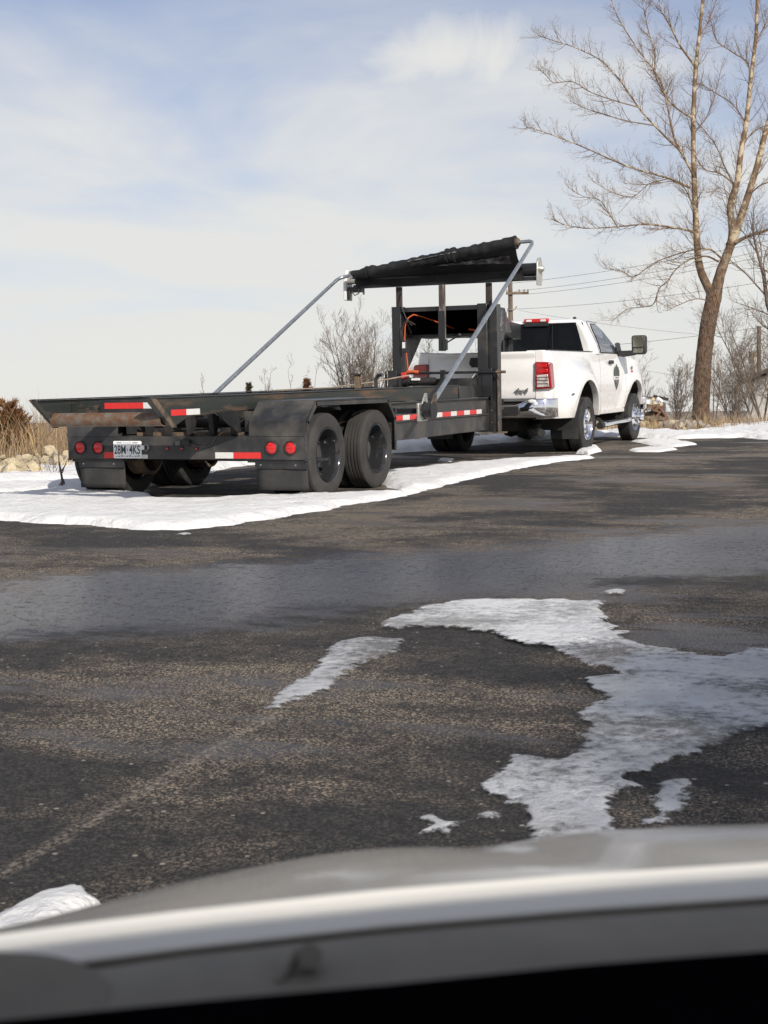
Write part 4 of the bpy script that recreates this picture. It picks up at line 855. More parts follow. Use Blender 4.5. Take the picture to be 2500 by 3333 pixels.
# lower cab, doors and fenders as panels with open gaps between them
FA = 3.57; FR = .615
def cab_low(v):
    zl = .555+.012*(v-1.2)
    d = abs(v-FA); return max(zl, .41+math.sqrt(max(0, FR*FR-d*d))) if d < FR else (zl if v < FA else .60)
def cab_top(v): return float(np.interp(v, [1.17, 2.60, 2.90, 3.5, 4.1, 4.4, 4.55], [1.448, 1.445, 1.425, 1.385, 1.315, 1.25, 1.15]))
def cab_x(v, z):
    x = 1.005-.05*((z-1.05)/.45)**2-.012*float(sstep(.83, .79, z))
    d = math.hypot(v-FA, z-.42); x += .045*float(sstep(1.0, .64, d))
    x -= float(np.interp(v, [3.9, 4.2, 4.4, 4.55], [0, .02, .08, .22]))
    return x
def panel(name, v0, v1, extra=(), n=14):
    vs2 = sorted(set([round(v, 4) for v in list(np.linspace(v0, v1, n))+[e for e in extra if v0 < e < v1]]))
    for s in (1, -1):
        cols = []
        for v in vs2:
            zl, zt = cab_low(v), cab_top(v); zs = [zl+(zt-zl)*k/24 for k in range(25)]
            p = [(s*cab_x(v, z), v, z) for z in zs]; p = [(p[0][0]-s*.07, v, zl+.006), (p[0][0]-s*.02, v, zl-.004)]+p
            cols.append(p)
        o = MB().grid(cols).build(name, WP, TK, smooth=50)
        if name == 'door' :
            MB().box(min(s*1.0, s*1.035), max(s*1.0, s*1.035), 1.90, 2.11, 1.285, 1.345).build('door_handle', 'black_plastic', o, bevel=.012)
            if s > 0: DOOR = o
    return
panel('cab_corner', 1.175, 1.397, n=6); panel('door', 1.405, 2.925, n=24); panel('front_fender', 2.933, 4.55, [FA+FR*math.sin(a) for a in np.linspace(-math.pi/2, math.pi/2, 25)], n=20)
door_r = [o for o in TK.children if o.name.startswith('door')][0]
MB().box(-.93, .93, 1.18, 2.95, .60, 1.43).build('cab_inner', 'underbody', TK)
for s in (1, -1):
    MB().box(min(s*.93, s*.985), max(s*.93, s*.985), 1.2, 2.95, .50, .575).build('rocker', WP, TK, bevel=.01)
# greenhouse
zs_ = [1.44, 1.50, 1.60, 1.75, 1.88, 1.93, 1.965, 1.985, 1.996, 2.0]
W_ = [.985, .975, .945, .885, .83, .805, .765, .70, .55, .25]; Rr = [1.175, 1.17, 1.155, 1.12, 1.085, 1.075, 1.10, 1.16, 1.28, 1.45]; Ff = [2.93, 2.84, 2.68, 2.44, 2.23, 2.15, 2.06, 1.98, 1.85, 1.68]
def gi(arr, z): return float(np.interp(z, zs_, arr))
def ring(z, off=0):
    w, r0, f0 = gi(W_, z)+off, gi(Rr, z)-off, gi(Ff, z)+off; cr_ = min(.09, w*.4); fw = w-.05; pts = []
    for cx, cy, a0 in ((w-cr_, r0+cr_, -90), (fw-cr_, f0-cr_*1.5, 0)):
        for k in range(6):
            a = rad(a0+90*k/5); pts.append((cx+cr_*math.cos(a), cy+(cr_ if a0 < 0 else cr_*1.5)*math.sin(a), z))
    return pts+[(-x, y, zz) for x, y, zz in reversed(pts)]
rows = [(lambda r_: r_+[r_[0]])(ring(z)) for z in zs_]
gh = MB().grid(rows); gh.add(rows[-1][:-1], [tuple(range(len(rows[-1])-1))]); GH = gh.build('cab_roof', WP, TK, smooth=50)
def pane(name, pts_rows, mat): return MB().grid(pts_rows).build(name, mat, GH, smooth=60)
zr = np.linspace(1.492, 1.928, 9)
rg = pane('rear_window', [[(x*((.905-.105*(z-1.49)/.44)), gi(Rr, z)-.005+.035*max(0, abs(x)-.88)/.12, z) for x in np.linspace(-1, 1, 27)] for z in zr], 'car_glass')
for x in (-.33, .33): MB().box(x-.004, x+.004, 1.06, 1.066, 1.50, 1.92).build('slider_frame', 'black_plastic', rg)
def sidepane(o, v0, z0, z1, df, mat, name, sgn):
    rows = []
    for z in np.linspace(z0, z1, 9):
        f0 = gi(Ff, z)-df; r0 = v0+.10*(1.9-z)*-.0+(.06*max(0, z-1.86)/.05 if z > 1.86 else 0)
        f0 -= (.10*max(0, z-1.84)/.07 if z > 1.84 else 0)
        rows.append([(sgn*(gi(W_, z)+o-.05*float(sstep(0, 1, (v-gi(Rr, z))/(gi(Ff, z)-gi(Rr, z))))), v, z) for v in np.linspace(r0, f0, 14)])
    return pane(name, rows, mat)
for s in (1, -1):
    sidepane(.006, 1.475, 1.455, 1.925, .10, 'black_plastic', 'window_seal', s); sidepane(.011, 1.50, 1.47, 1.91, .135, 'side_glass', 'side_window', s)
wr = []
for z in np.linspace(1.50, 1.92, 7): wr.append([(x*(gi(W_, z)-.13), gi(Ff, z)+.004, z) for x in np.linspace(-1, 1, 9)])
pane('windscreen', wr, 'car_glass')
# roof gap line and door frame line
for s in (1, -1):
    MB().tube([(s*(gi(W_, z)-.002), gi(Rr, z)+.25, z) for z in (1.45, 1.55, 1.7, 1.85, 1.93)]+[(s*.78, 1.42, 1.958), (s*.765, 1.8, 1.955), (s*.76, 2.05, 1.94)], .004, 6).build('door_gap', 'underbody', GH)
ch = MB().box(-.13, .27, 1.05, 1.11, 1.945, 2.005).build('high_brake_lamp', 'red_lens', TK, bevel=.012)
for x in (-.045, .185): MB().box(x-.045, x+.045, 1.043, 1.049, 1.958, 1.992).build('cargo_lens', 'decal_white', ch, bevel=.004)
MB().box(-.13, .27, 1.052, 1.07, 1.885, 1.940).build('lamp_base', 'black_plastic', TK, bevel=.006)
MB().prism([(1.75, 2.0), (1.80, 2.045), (1.83, 2.045), (1.90, 2.0)], 0, .45, .49).build('roof_antenna', 'black_plastic', TK, bevel=.006)
# bonnet and nose
rows = []
for v in np.linspace(2.78, 4.55, 18):
    zt = cab_top(v); rows.append([(x*cab_x(v, zt), v, zt+.07*(1-abs(x)**2.2)*float(np.interp(v, [2.78, 4.3, 4.55], [1, 1, .5]))) for x in np.linspace(-1, 1, 17)])
MB().grid(rows).build('bonnet', WP, TK, smooth=60)
MB().box(-.78, .78, 4.45, 4.56, .70, 1.15).build('grille', 'black_plastic', TK, bevel=.03)
MB().prism([(-1.02, 4.30), (-1.0, 4.50), (-.7, 4.66), (.7, 4.66), (1.0, 4.50), (1.02, 4.30)], 2, .50, .74).build('front_bumper', 'chrome', TK, bevel=.03)
# door mirrors
for s in (1, -1):
    mr = MB().prism([(s*.955, 1.44), (s*.955, 1.50), (s*1.26, 1.505), (s*1.26, 1.425), (s*1.05, 1.40)], 1, 2.56, 2.66).build('door_mirror', 'black_plastic', TK, bevel=.012)
    MB().prism([(s*.95, 1.42), (s*.93, 1.62), (s*.95, 1.64), (s*1.0, 1.42)], 1, 2.56, 2.80).build('mirror_sail', 'black_plastic', mr, bevel=.008)
    MB().prism([(s*1.205, 1.46), (s*1.20, 1.72), (s*1.225, 1.745), (s*1.40, 1.745), (s*1.43, 1.72), (s*1.43, 1.47), (s*1.40, 1.435), (s*1.225, 1.435)], 1, 2.565, 2.72).build('mirror_head', 'black_plastic', mr, bevel=.025)
    MB().prism([(s*1.225, 1.555), (s*1.225, 1.72), (s*1.24, 1.73), (s*1.385, 1.73), (s*1.40, 1.715), (s*1.40, 1.555)], 1, 2.557, 2.566).build('mirror_glass', 'mirror_glass', mr, bevel=.004)
    MB().prism([(s*1.235, 1.46), (s*1.235, 1.535), (s*1.39, 1.535), (s*1.395, 1.475), (s*1.375, 1.46)], 1, 2.557, 2.566).build('wide_mirror', 'mirror_glass', mr, bevel=.004)
# door emblem, fender badge, body marker
def side_prism(name, prof, x, mat, parent, th=.002): return MB().prism(prof, 0, x, x+th).build(name, mat, parent, smooth=0)
dx_ = cab_x(2.35, 1.1)+.003
em = side_prism('door_emblem', [(2.37, .87), (2.24, .98), (2.19, 1.08), (2.195, 1.17), (2.26, 1.235), (2.34, 1.255), (2.355, 1.285), (2.39, 1.285), (2.40, 1.255), (2.48, 1.235), (2.545, 1.17), (2.55, 1.08), (2.50, .98)], dx_, 'decal_dark', door_r)
side_prism('emblem_band', [(2.18, 1.035), (2.18, 1.09), (2.56, 1.09), (2.56, 1.035)], dx_+.0025, 'decal_white', em)
side_prism('emblem_foot', [(2.28, .985), (2.25, 1.035), (2.49, 1.035), (2.46, .985)], dx_+.0025, 'decal_grey', em)
eb = MB()
for k, v in enumerate((2.26, 2.30, 2.335, 2.375, 2.41, 2.45)): eb.box(dx_+.005, dx_+.006, v, v+.022, 1.05, 1.08)
tag(eb.build('emblem_lettering', 'decal_grey', em, smooth=0), kind='stuff')
bx_ = cab_x(3.3, 1.19)+.008
side_prism('fender_badge', [(3.26, 1.20), (3.26, 1.255), (3.33, 1.255), (3.33, 1.20)], bx_, 'decal_grey', TK, .004)
side_prism('fender_badge', [(3.24, 1.15), (3.24, 1.185), (3.36, 1.185), (3.36, 1.15)], bx_, 'sticker_red', TK, .004)
MB().box(bed_x(-.72, .85), bed_x(-.72, .85)+.012, -.78, -.67, .835, .862).build('side_marker', 'decal_grey', TK, bevel=.004)
# underbody, arch liners, axles
MB().box(-.55, .55, -1.28, 4.4, .50, .80).build('chassis', 'underbody', TK)
for s in (1, -1):
    for cy, R_, x1_ in ((0, AR+.012, 1.13), (FA, FR+.012, .97)):
        rows = [[(s*x, cy+R_*math.cos(a), .40+R_*math.sin(a)) for a in np.linspace(-.1, math.pi+.1, 20)] for x in (.55, x1_)]
        lm = MB().grid(rows); lm.add(rows[0], [tuple(range(20))]); lm.build('arch_liner', 'underbody', TK)
MB().tube([(-1.0, 0, .40), (1.0, 0, .40)], .065, 14).build('rear_axle', 'underbody', TK)
MB().ball((0, 0, .40), .19, 2).build('differential', 'underbody', TK)
MB().tube([(-.8, FA, .40), (.8, FA, .40)], .06, 12).build('front_axle', 'underbody', TK)
MB().box(-.45, .45, -1.1, -.35, .33, .55).build('spare_wheel_carrier', 'underbody', TK, bevel=.06)
ex = MB().tube([(.62, -.2, .42), (.62, -.6, .42), (.66, -.95, .38), (.78, -1.16, .335), (.86, -1.26, .325)], [.05, .05, .052, .056, .058], 18, cap=False).build('exhaust', 'chrome_dull', TK)
MB().tube([(.78, -1.155, .336), (.858, -1.255, .3255)], .052, 16).build('exhaust_bore', 'underbody', ex)
for s in (1, -1):
    fl = MB().box(min(s*.76, s*1.17), max(s*.76, s*1.17), -.475, -.465, .20, .55).build('mud_flap', 'rubber', TK)
    st = MB().tube([(s*1.03, 1.26, .335), (s*1.035, 1.45, .335), (s*1.035, 3.05, .365), (s*1.02, 3.15, .367)], .043, 18).build('side_step', 'chrome', TK)
    MB().tube([(s*1.03, 1.22, .334), (s*1.033, 1.36, .335)], .055, 16).build('step_end', 'black_plastic', st)
    MB().box(min(s*.98, s*1.07), max(s*.98, s*1.07), 1.6, 2.9, .383, .392).build('step_pad', 'black_plastic', st)
    for v in (1.55, 2.75): MB().bar((s*1.0, v, .36), (s*.75, v, .55), .03, .05).build('step_bracket', 'underbody', st)
# wheels
TRd = .402
def truck_wheel(s, y, xo, w, front, inner=False):
    c = (s*(xo-w/2), y, TRd-.006); h = w/2
    if inner:
        r = MB().lathe([(h*.9, .235), (h*.7, .215), (-h*.7, .215), (-h*.9, .235)], c, 0, 32, s).build('wheel', 'chrome_dull', TK)
    elif front:
        r = MB().lathe([(h*.86, .238), (h*.93, .232), (h*.80, .222), (h*.35, .212), (h*.45, .19), (h*1.0, .155), (h*1.25, .13), (h*1.30, .112)], c, 0, 48, s).build('wheel', 'chrome', TK)
        hb = MB().lathe([(h*1.0, .112), (h*1.45, .108), (h*1.5, .098), (h*1.55, .075), (h*1.95, .072), (h*2.1, .06), (h*2.15, .04), (h*2.15, .0005)], c, 0, 24, s).build('hub', 'chrome', r)
    else:
        r = MB().lathe([(h*.86, .238), (h*.93, .232), (h*.80, .222), (h*.2, .207), (-h*.5, .20), (-h*.75, .185), (-h*.6, .15), (-h*.55, .10)], c, 0, 48, s).build('wheel', 'chrome', TK)
        MB().lathe([(-h*.55, .105), (-h*.1, .10), (h*.05, .085), (h*.45, .075), (h*.5, .0005)], c, 0, 24, s).build('hub', 'chrome', r)
    if not inner:
        nut = MB(); rn = .135; on = h*1.2 if front else -h*.55
        for k in range(8):
            a = 2*math.pi*(k+.5)/8; nut.lathe([(on-.01, .016), (on+.03, .015), (on+.036, .0005)], (c[0], c[1]+rn*math.cos(a), c[2]+rn*math.sin(a)), 0, 6, s)
        tag(nut.build('wheel_nuts', 'chrome', r), kind='stuff')
        hol = MB()
        for k in range(8):
            a = 2*math.pi*k/8; q = (c[0]+s*((h*.75) if front else -h*.66), c[1]+.175*math.cos(a), c[2]+.175*math.sin(a)); hol.disc(q, .022, 0, 14, s*.006)
        tag(hol.build('hand_holes', 'underbody', r, smooth=0), kind='stuff')
    MB().lathe(tyre_prof(w, TRd, .238, 4), c, 0, 60, s).build('tyre', 'rubber', r, smooth=30)
for s in (1, -1):
    truck_wheel(s, 0, 1.195, .225, False); truck_wheel(s, 0, .935, .225, False, True); truck_wheel(s, FA, 1.03, .235, True)

# ------------------------------------------------------------------ trees and plants
def grow(mb, p, d, L, r, lvl, rng, kids, maxl, up=.12, wob=.18, tips=None, ang=(28, 58), ratio=(.38, .62), sides=(8, 5, 4, 3, 3), rmin=.0035, start=.2):
    seg = (7, 6, 5, 4, 3)[min(lvl, 4)]; pts = [Vector(p)]; rr = [r]; dirs = [Vector(d).normalized()]
    dd = dirs[0].copy()
    for i in range(seg):
        dd = (dd+Vector((rng.uniform(-1, 1), rng.uniform(-1, 1), rng.uniform(-1, 1)))*wob+Vector((0, 0, up))).normalized()
        pts.append(pts[-1]+dd*(L/seg)); rr.append(max(rmin*.7, r*(1-.78*(i+1)/seg))); dirs.append(dd.copy())
    mb.tube(pts, rr, sides[min(lvl, 4)], cap=False)
    if tips is not None and lvl >= maxl-1: tips.append(pts[-1])
    if lvl < maxl:
        sprout(mb, pts, rr, L, lvl, rng, kids, maxl, up, wob, tips, ang, ratio, sides, rmin, start)
def sprout(mb, pts, rr, L, lvl, rng, kids, maxl, up=.12, wob=.18, tips=None, ang=(28, 58), ratio=(.38, .62), sides=(8, 5, 4, 3, 3), rmin=.0035, start=.2, lens=None):
    k = kids[min(lvl, len(kids)-1)]; k = int(k)+(1 if rng.random() < k-int(k) else 0)
    for c in range(k):
        t_ = start+(1-start)*(c+rng.random())/max(1, k); f_ = t_*(len(pts)-1); i = min(int(f_), len(pts)-2); q = pts[i].lerp(pts[i+1], f_-i)
        dd = (pts[i+1]-pts[i]).normalized(); x, y = frame_of(dd); az = rng.uniform(0, 2*math.pi); an = rad(rng.uniform(*ang))
        nd = dd*math.cos(an)+(x*math.cos(az)+y*math.sin(az))*math.sin(an)
        l2 = (lens[0]+(lens[1]-lens[0])*rng.random())*(1-.4*t_) if lens else L*rng.uniform(*ratio)*(1-.35*t_)
        ri = rr[i]+(rr[i+1]-rr[i])*(f_-i)
        grow(mb, q, nd, l2, max(rmin, min(ri*.7, .012*l2+.002)), lvl+1, rng, kids, maxl, up, wob, tips, ang, ratio, sides, rmin, .15)
def smooth_path(pts, n=5):
    out = []
    for i in range(len(pts)-1):
        p0 = pts[max(i-1, 0)]; p1 = pts[i]; p2 = pts[i+1]; p3 = pts[min(i+2, len(pts)-1)]
        for k in range(n):
            t_ = k/n; out.append(tuple(.5*((2*b_)+(-a_+c_)*t_+(2*a_-5*b_+4*c_-d_)*t_*t_+(-a_+3*b_-3*c_+d_)*t_**3) for a_, b_, c_, d_ in zip(p0, p1, p2, p3)))
    out.append(tuple(pts[-1])); return out
def bark_mat():
    m, t, b, L = node_mat('sycamore_bark'); tcn = nn(t, 'ShaderNodeTexCoord'); ob = tcn.outputs['Object']
    mpn = nn(t, 'ShaderNodeMapping'); mpn.inputs['Scale'].default_value = (1, 1, .22); L(ob, mpn.inputs[0])
    f1 = nn(t, 'ShaderNodeTexNoise', Scale=22., Detail=6., Roughness=.7); L(mpn.outputs[0], f1.inputs['Vector'])
    f2 = nn(t, 'ShaderNodeTexNoise', Scale=2.6, Detail=5., Roughness=.65); L(ob, f2.inputs['Vector'])
    sp = nn(t, 'ShaderNodeSeparateXYZ'); L(ob, sp.inputs[0])
    low = mixc(t, maprange(t, f1.outputs['Fac'], .38, .64), (.034, .02, .012), (.19, .115, .068))
    hi = mixc(t, maprange(t, f2.outputs['Fac'], .47, .60), (.17, .11, .066), (.50, .42, .29))
    k = maprange(t, math2(t, 'ADD', sp.outputs[2], math2(t, 'MULTIPLY', math2(t, 'SUBTRACT', f2.outputs['Fac'], .5), 4.)), 5.0, 10.)
    L(mixc(t, k, low, hi), b.inputs['Base Color']); b.inputs['Roughness'].default_value = .92
    bn = nn(t, 'ShaderNodeBump', Strength=1., Distance=.035); L(f1.outputs['Fac'], bn.inputs['Height']); L(bn.outputs[0], b.inputs['Normal'])
bark_mat()
# the big sycamore: every limb is a path of (x, y) read off the photograph, set at its own depth round the trunk
SB = ground_hit(2280, 1388); SD = (SB-CAM).dot(_f)
SY = thing('sycamore_tree', 'tall bare sycamore with forked trunk and pale upper limbs, right of the pickup', 'tree', SB)
rng = random.Random(11)
def limb(name, px, w0, w1, dz0, dz1, mat, rel=1., n=4, sides=10, wmid=None, lump=0.):
    k = len(px); P = []
    for i, (x, y) in enumerate(px):
        t_ = i/(k-1); P.append(tuple(at(x, y, SD+dz0+(dz1-dz0)*t_)-SB))
    sp = [Vector(p) for p in smooth_path(P, n)]; m_ = len(sp); s_ = SD/FPX
    rr = [(w0+(w1-w0)*(i/(m_-1))**.68)*s_/2*(1+lump*rng.uniform(-1, 1)) for i in range(m_)]
    mb = MB().tube(sp, rr, sides); o = mb.build(name, mat, SY, smooth=80, recalc=False); return sp, rr
limb('trunk', [(2280, 1396), (2281, 1375), (2283, 1300), (2287, 1220), (2296, 1120), (2308, 1040), (2322, 975), (2326, 945)], 61, 49, 0, 0, 'sycamore_bark', n=6, sides=20, lump=.04)
LIMBS = []
LIMBS.append(limb('limb', [(2322, 975), (2310, 945), (2297, 920), (2282, 885), (2272, 835), (2267, 754), (2263, 670), (2260, 589), (2257, 487), (2257, 384), (2262, 256), (2267, 195), (2280, 77), (2290, -40), (2296, -150)], 34, 8, 0, .4, 'sycamore_bark', sides=14, lump=.03))
LIMBS.append(limb('limb', [(2328, 970), (2336, 925), (2348, 880), (2364, 837), (2380, 790), (2383, 743), (2378, 666), (2400, 589), (2413, 487), (2429, 400), (2444, 256), (2460, 128), (2465, 0), (2470, -120)], 42, 8, 0, -.3, 'sycamore_bark', sides=14, lump=.03))
LIMBS.append(limb('limb', [(2376, 800), (2400, 743), (2434, 640), (2465, 538), (2488, 446), (2504, 384), (2545, 250), (2570, 120), (2590, -60)], 32, 8, -.1, .8, 'sycamore_bark', sides=12, lump=.03))
LIMBS.append(limb('limb', [(2390, 792), (2406, 783), (2435, 769), (2500, 747), (2580, 705), (2680, 640)], 16, 6, -.2, -1.2, 'sycamore_bark'))
BR = [
 ([(2262, 758), (2224, 746), (2137, 733), (2096, 730), (2009, 738), (1916, 743), (1845, 733), (1790, 712)], 9, 2, .1, -1.2),
 ([(2247, 612), (2173, 579), (2086, 556), (2009, 528), (1906, 482), (1829, 451), (1742, 420), (1712, 414)], 8, 2, .1, 1.0),
 ([(2258, 572), (2244, 545), (2214, 492), (2162, 441), (2086, 359), (2050, 307), (2009, 251), (1957, 197), (1870, 154), (1804, 133), (1752, 115)], 10, 2, .1, -.5),
 ([(2224, 507), (2193, 441), (2173, 348), (2157, 282), (2127, 225), (2075, 159), (2009, 51), (1990, -10)], 9, 2.5, 0, .9),
 ([(2257, 384), (2203, 353), (2162, 307), (2132, 240), (2132, 169), (2111, 102), (2096, 30), (2088, -40)], 7, 2.5, .2, 1.6),
 ([(2262, 215), (2214, 149), (2183, 87), (2152, 30), (2140, -40)], 8, 3, .3, -.8),
 ([(2075, 348), (2009, 330), (1927, 302), (1865, 266), (1804, 269), (1778, 246), (1755, 222)], 4.5, 1.6, -.2, -1.4),
 ([(2126, 408), (2034, 392), (1957, 369), (1906, 353), (1855, 328)], 4.5, 1.6, -.1, .9),
 ([(2347, 840), (2316, 814), (2280, 810), (2218, 823), (2131, 855), (2063, 901), (2027, 884), (1965, 874)], 7, 1.6, -.1, -1.6),
 ([(2339, 852), (2298, 834), (2244, 845), (2200, 877), (2171, 917), (2146, 939), (2126, 991), (2088, 1000), (2041, 1007), (1992, 1045)], 7, 1.5, -.15, -1.9),
 ([(2304, 978), (2262, 973), (2204, 995), (2168, 1013)], 4.5, 1.5, -.1, -.9),
 ([(2388, 597), (2342, 564), (2296, 553), (2268, 515), (2230, 470)], 6, 2, 0, -1.0),
 ([(2388, 600), (2357, 538), (2331, 476), (2290, 420), (2240, 370)], 6, 2, 0, 1.1),
 ([(2440, 262), (2434, 205), (2383, 169), (2331, 128), (2311, 46)], 6, 2, -.2, -1.0),
 ([(2424, 395), (2383, 338), (2311, 292), (2275, 271)], 5, 2, -.2, .6),
 ([(2260, 690), (2247, 650), (2226, 610), (2185, 590), (2120, 600), (2030, 598)], 5, 1.6, .1, -1.4),
 ([(2173, 582), (2110, 600), (2060, 640), (1990, 625), (1930, 590)], 4, 1.5, 0, 1.2),
 ([(2009, 738), (1980, 690), (1950, 650), (1900, 640), (1850, 610)], 4, 1.5, -.6, -1.4),
 ([(2413, 487), (2450, 430), (2520, 400)], 5, 2, -.2, -.6), ([(2434, 640), (2480, 600), (2540, 590)], 6, 3, .1, -.8),
 ([(2465, 128), (2500, 60), (2530, -30)], 5, 2, -.3, -.8), ([(2270, 130), (2310, 60), (2340, -30)], 5, 2, .4, 1.),
 ([(2400, 700), (2380, 640), (2340, 610), (2310, 640)], 4, 1.5, 0, -.6), ([(2262, 430), (2300, 380), (2330, 300), (2350, 210)], 5, 1.6, .2, -.7)]
for px, w0, w1, z0, z1 in BR: LIMBS.append(limb('branch', px, w0, w1, z0, z1, 'sycamore_bark' if w0 > 6 else 'twig', sides=7))
crown = MB(); tips = []
for i, (sp, rr) in enumerate(LIMBS):
    main = i < 4; Lp = sum((sp[k+1]-sp[k]).length for k in range(len(sp)-1))
    sprout(crown, sp, rr, Lp, 1, rng, [0, Lp*(4.0 if main else 7.5), 5.4, 3.8], 4, up=.13, wob=.13, tips=tips, lens=((.5, 1.9) if main else (.35, 1.45)), ratio=(.34, .72), rmin=.0028, start=(.28 if main else .12), ang=(25, 62))
print('twigs', len(crown.f), len(tips))
tag(crown.build('crown', 'twig', SY, smooth=0, recalc=False), kind='stuff')
sb = MB(); rng.shuffle(tips)
for p in tips[:650]: sb.ball((p.x+rng.uniform(-.02, .02), p.y+rng.uniform(-.02, .02), p.z-rng.uniform(.03, .09)), rng.uniform(.013, .019), 1)
tag(sb.build('seed_balls', 'seed_ball', SY, smooth=60, recalc=False), kind='stuff')

def bare_tree(name, label, px, ytop, D, spread, seed, stems=1, mat='twig_grey', r0=.05, kids=(7, 5, 4), maxl=3, base_y=None, group=None, cat='tree', up=.10, wob=.16, lean=0., trunk_part=True, tilt=(4, 30), z_off=0.):
    rg_ = random.Random(seed); g_ = at(px, 1300, D); bz_ = ground_z(g_.x, g_.y)+z_off; base = Vector((g_.x, g_.y, bz_))
    top = at(px, ytop, D).z; Hh = max(.4, top-bz_)
    T_ = thing(name, label, cat, base, group=group); st_ = MB(); tw = MB()
    for k in range(stems):
        az = rg_.uniform(0, 2*math.pi); an = rad(rg_.uniform(*tilt)) if stems > 1 else rad(3)
        d = Vector((math.cos(az)*math.sin(an), math.sin(az)*math.sin(an), math.cos(an)))+_r0*lean
        o_ = Vector((rg_.uniform(-.5, .5), rg_.uniform(-.5, .5), 0))*spread*.12*(1 if stems > 1 else 0)
        h_ = Hh*rg_.uniform(.7, 1.05) if stems > 1 else Hh*.92
        seg = 8; pts = [o_-Vector((0, 0, .1))]; rr = [r0]; dd = d.normalized()
        for i in range(seg):
            dd = (dd+Vector((rg_.uniform(-1, 1), rg_.uniform(-1, 1), 0))*wob*.6+Vector((0, 0, up*.6))).normalized(); pts.append(pts[-1]+dd*h_/seg); rr.append(max(.004, r0*(1-.88*(i+1)/seg)))
        st_.tube(pts, rr, 7, cap=False)
        sprout(tw, pts, rr, h_, 0, rg_, kids, maxl, up=up, wob=wob, lens=(spread*.35, spread*.95), ratio=(.4, .75), rmin=.00007*D+.0006, start=.22, sides=(6, 4, 3, 3, 3))
    st_.build('trunk', mat, T_, smooth=70, recalc=False); tag(tw.build('crown', mat, T_, smooth=0, recalc=False), kind='stuff')
    return T_
G3 = 'bare trees and shrubs on the slope behind'
bare_tree('bare_tree', 'wide bare grey tree seen just left of the trailer headboard', 1165, 1040, 40, 1.5, 3, stems=14, r0=.034, kids=(11, 6, 5), group=G3, tilt=(4, 40), up=.16, wob=.12)
bare_tree('bare_tree', 'bare thicket seen through the trailer neck opening, left part', 1385, 1140, 46, 1.2, 5, stems=9, r0=.02, kids=(8, 5, 4), group=G3)
bare_tree('bare_tree', 'bare thicket seen through the trailer neck opening, right part', 1480, 1125, 44, 1.2, 6, stems=9, r0=.02, kids=(8, 5, 4), group=G3)
bare_tree('bare_tree', 'thin bare sapling standing alone left of the tarp arm', 697, 1192, 46, .55, 7, stems=1, r0=.03, kids=(11, 4, 3), group=G3)
bare_tree('bare_tree', 'slim bare sapling just right of the tarp arm foot', 862, 1172, 42, .6, 8, stems=3, r0=.025, kids=(8, 4, 3), group=G3, tilt=(2, 10))
bare_tree('bare_tree', 'small leaning bare sapling between the two brown cedars', 925, 1222, 42, .5, 9, stems=2, r0=.022, kids=(7, 3, 3), group=G3, lean=.1)
bare_tree('bare_tree', 'sparse bare bush above the right brown cedar', 985, 1190, 44, .9, 10, stems=3, r0=.022, kids=(6, 4, 3), group=G3)
bare_tree('bare_tree', 'bare shrub rising behind the pickup front wheel', 2120, 1140, 34, .8, 12, stems=3, r0=.022, kids=(8, 4, 3), group=G3, lean=.12)
bare_tree('bare_tree', 'bare shrub between debris heap and sycamore trunk', 2205, 1170, 33, .8, 13, stems=9, r0=.014, kids=(9, 5, 4), group=G3)
bare_tree('bare_tree', 'dark bare sapling close behind the right of the sycamore trunk', 2322, 1075, SD+.6, .8, 14, stems=2, r0=.035, kids=(9, 5, 3), group=G3, tilt=(2, 9))
bare_tree('bare_tree', 'bare shrub in front of the pale barn', 2390, 1120, 34, 1.0, 15, stems=10, r0=.016, kids=(9, 5, 4), group=G3)
bare_tree('bare_tree', 'low bare brush at the foot of the sycamore', 2262, 1265, SD+.9, .5, 18, stems=5, r0=.012, kids=(6, 3), maxl=2, group=G3)
bare_tree('bare_tree', 'large bare tree leaning in from the right edge of the picture', 2640, 640, 36, 2.6, 16, stems=3, r0=.13, kids=(16, 8, 5), maxl=3, group=G3, tilt=(2, 16), up=.06, wob=.22)
bare_tree('bare_tree', 'bushy bare tree behind the barn at the right edge', 2490, 930, 48, 2.2, 19, stems=9, r0=.045, kids=(12, 7, 5), group=G3, tilt=(5, 32))
bare_tree('bare_tree', 'distant grey brush between sycamore trunk and barn', 2385, 1190, 55, 1.8, 31, stems=9, r0=.02, kids=(8, 5, 3), group=G3, tilt=(4, 36))
bare_tree('bare_tree', 'thin brush behind the cedar at the left edge', 150, 1352, 27, .8, 21, stems=9, r0=.008, kids=(6, 4), maxl=2, group=G3, mat='brush_grey', tilt=(2, 25))
bare_tree('bare_tree', 'thin brush just left of the trailer bumper', 225, 1362, 25, .8, 22, stems=9, r0=.008, kids=(6, 4), maxl=2, group=G3, mat='brush_grey', tilt=(2, 25))

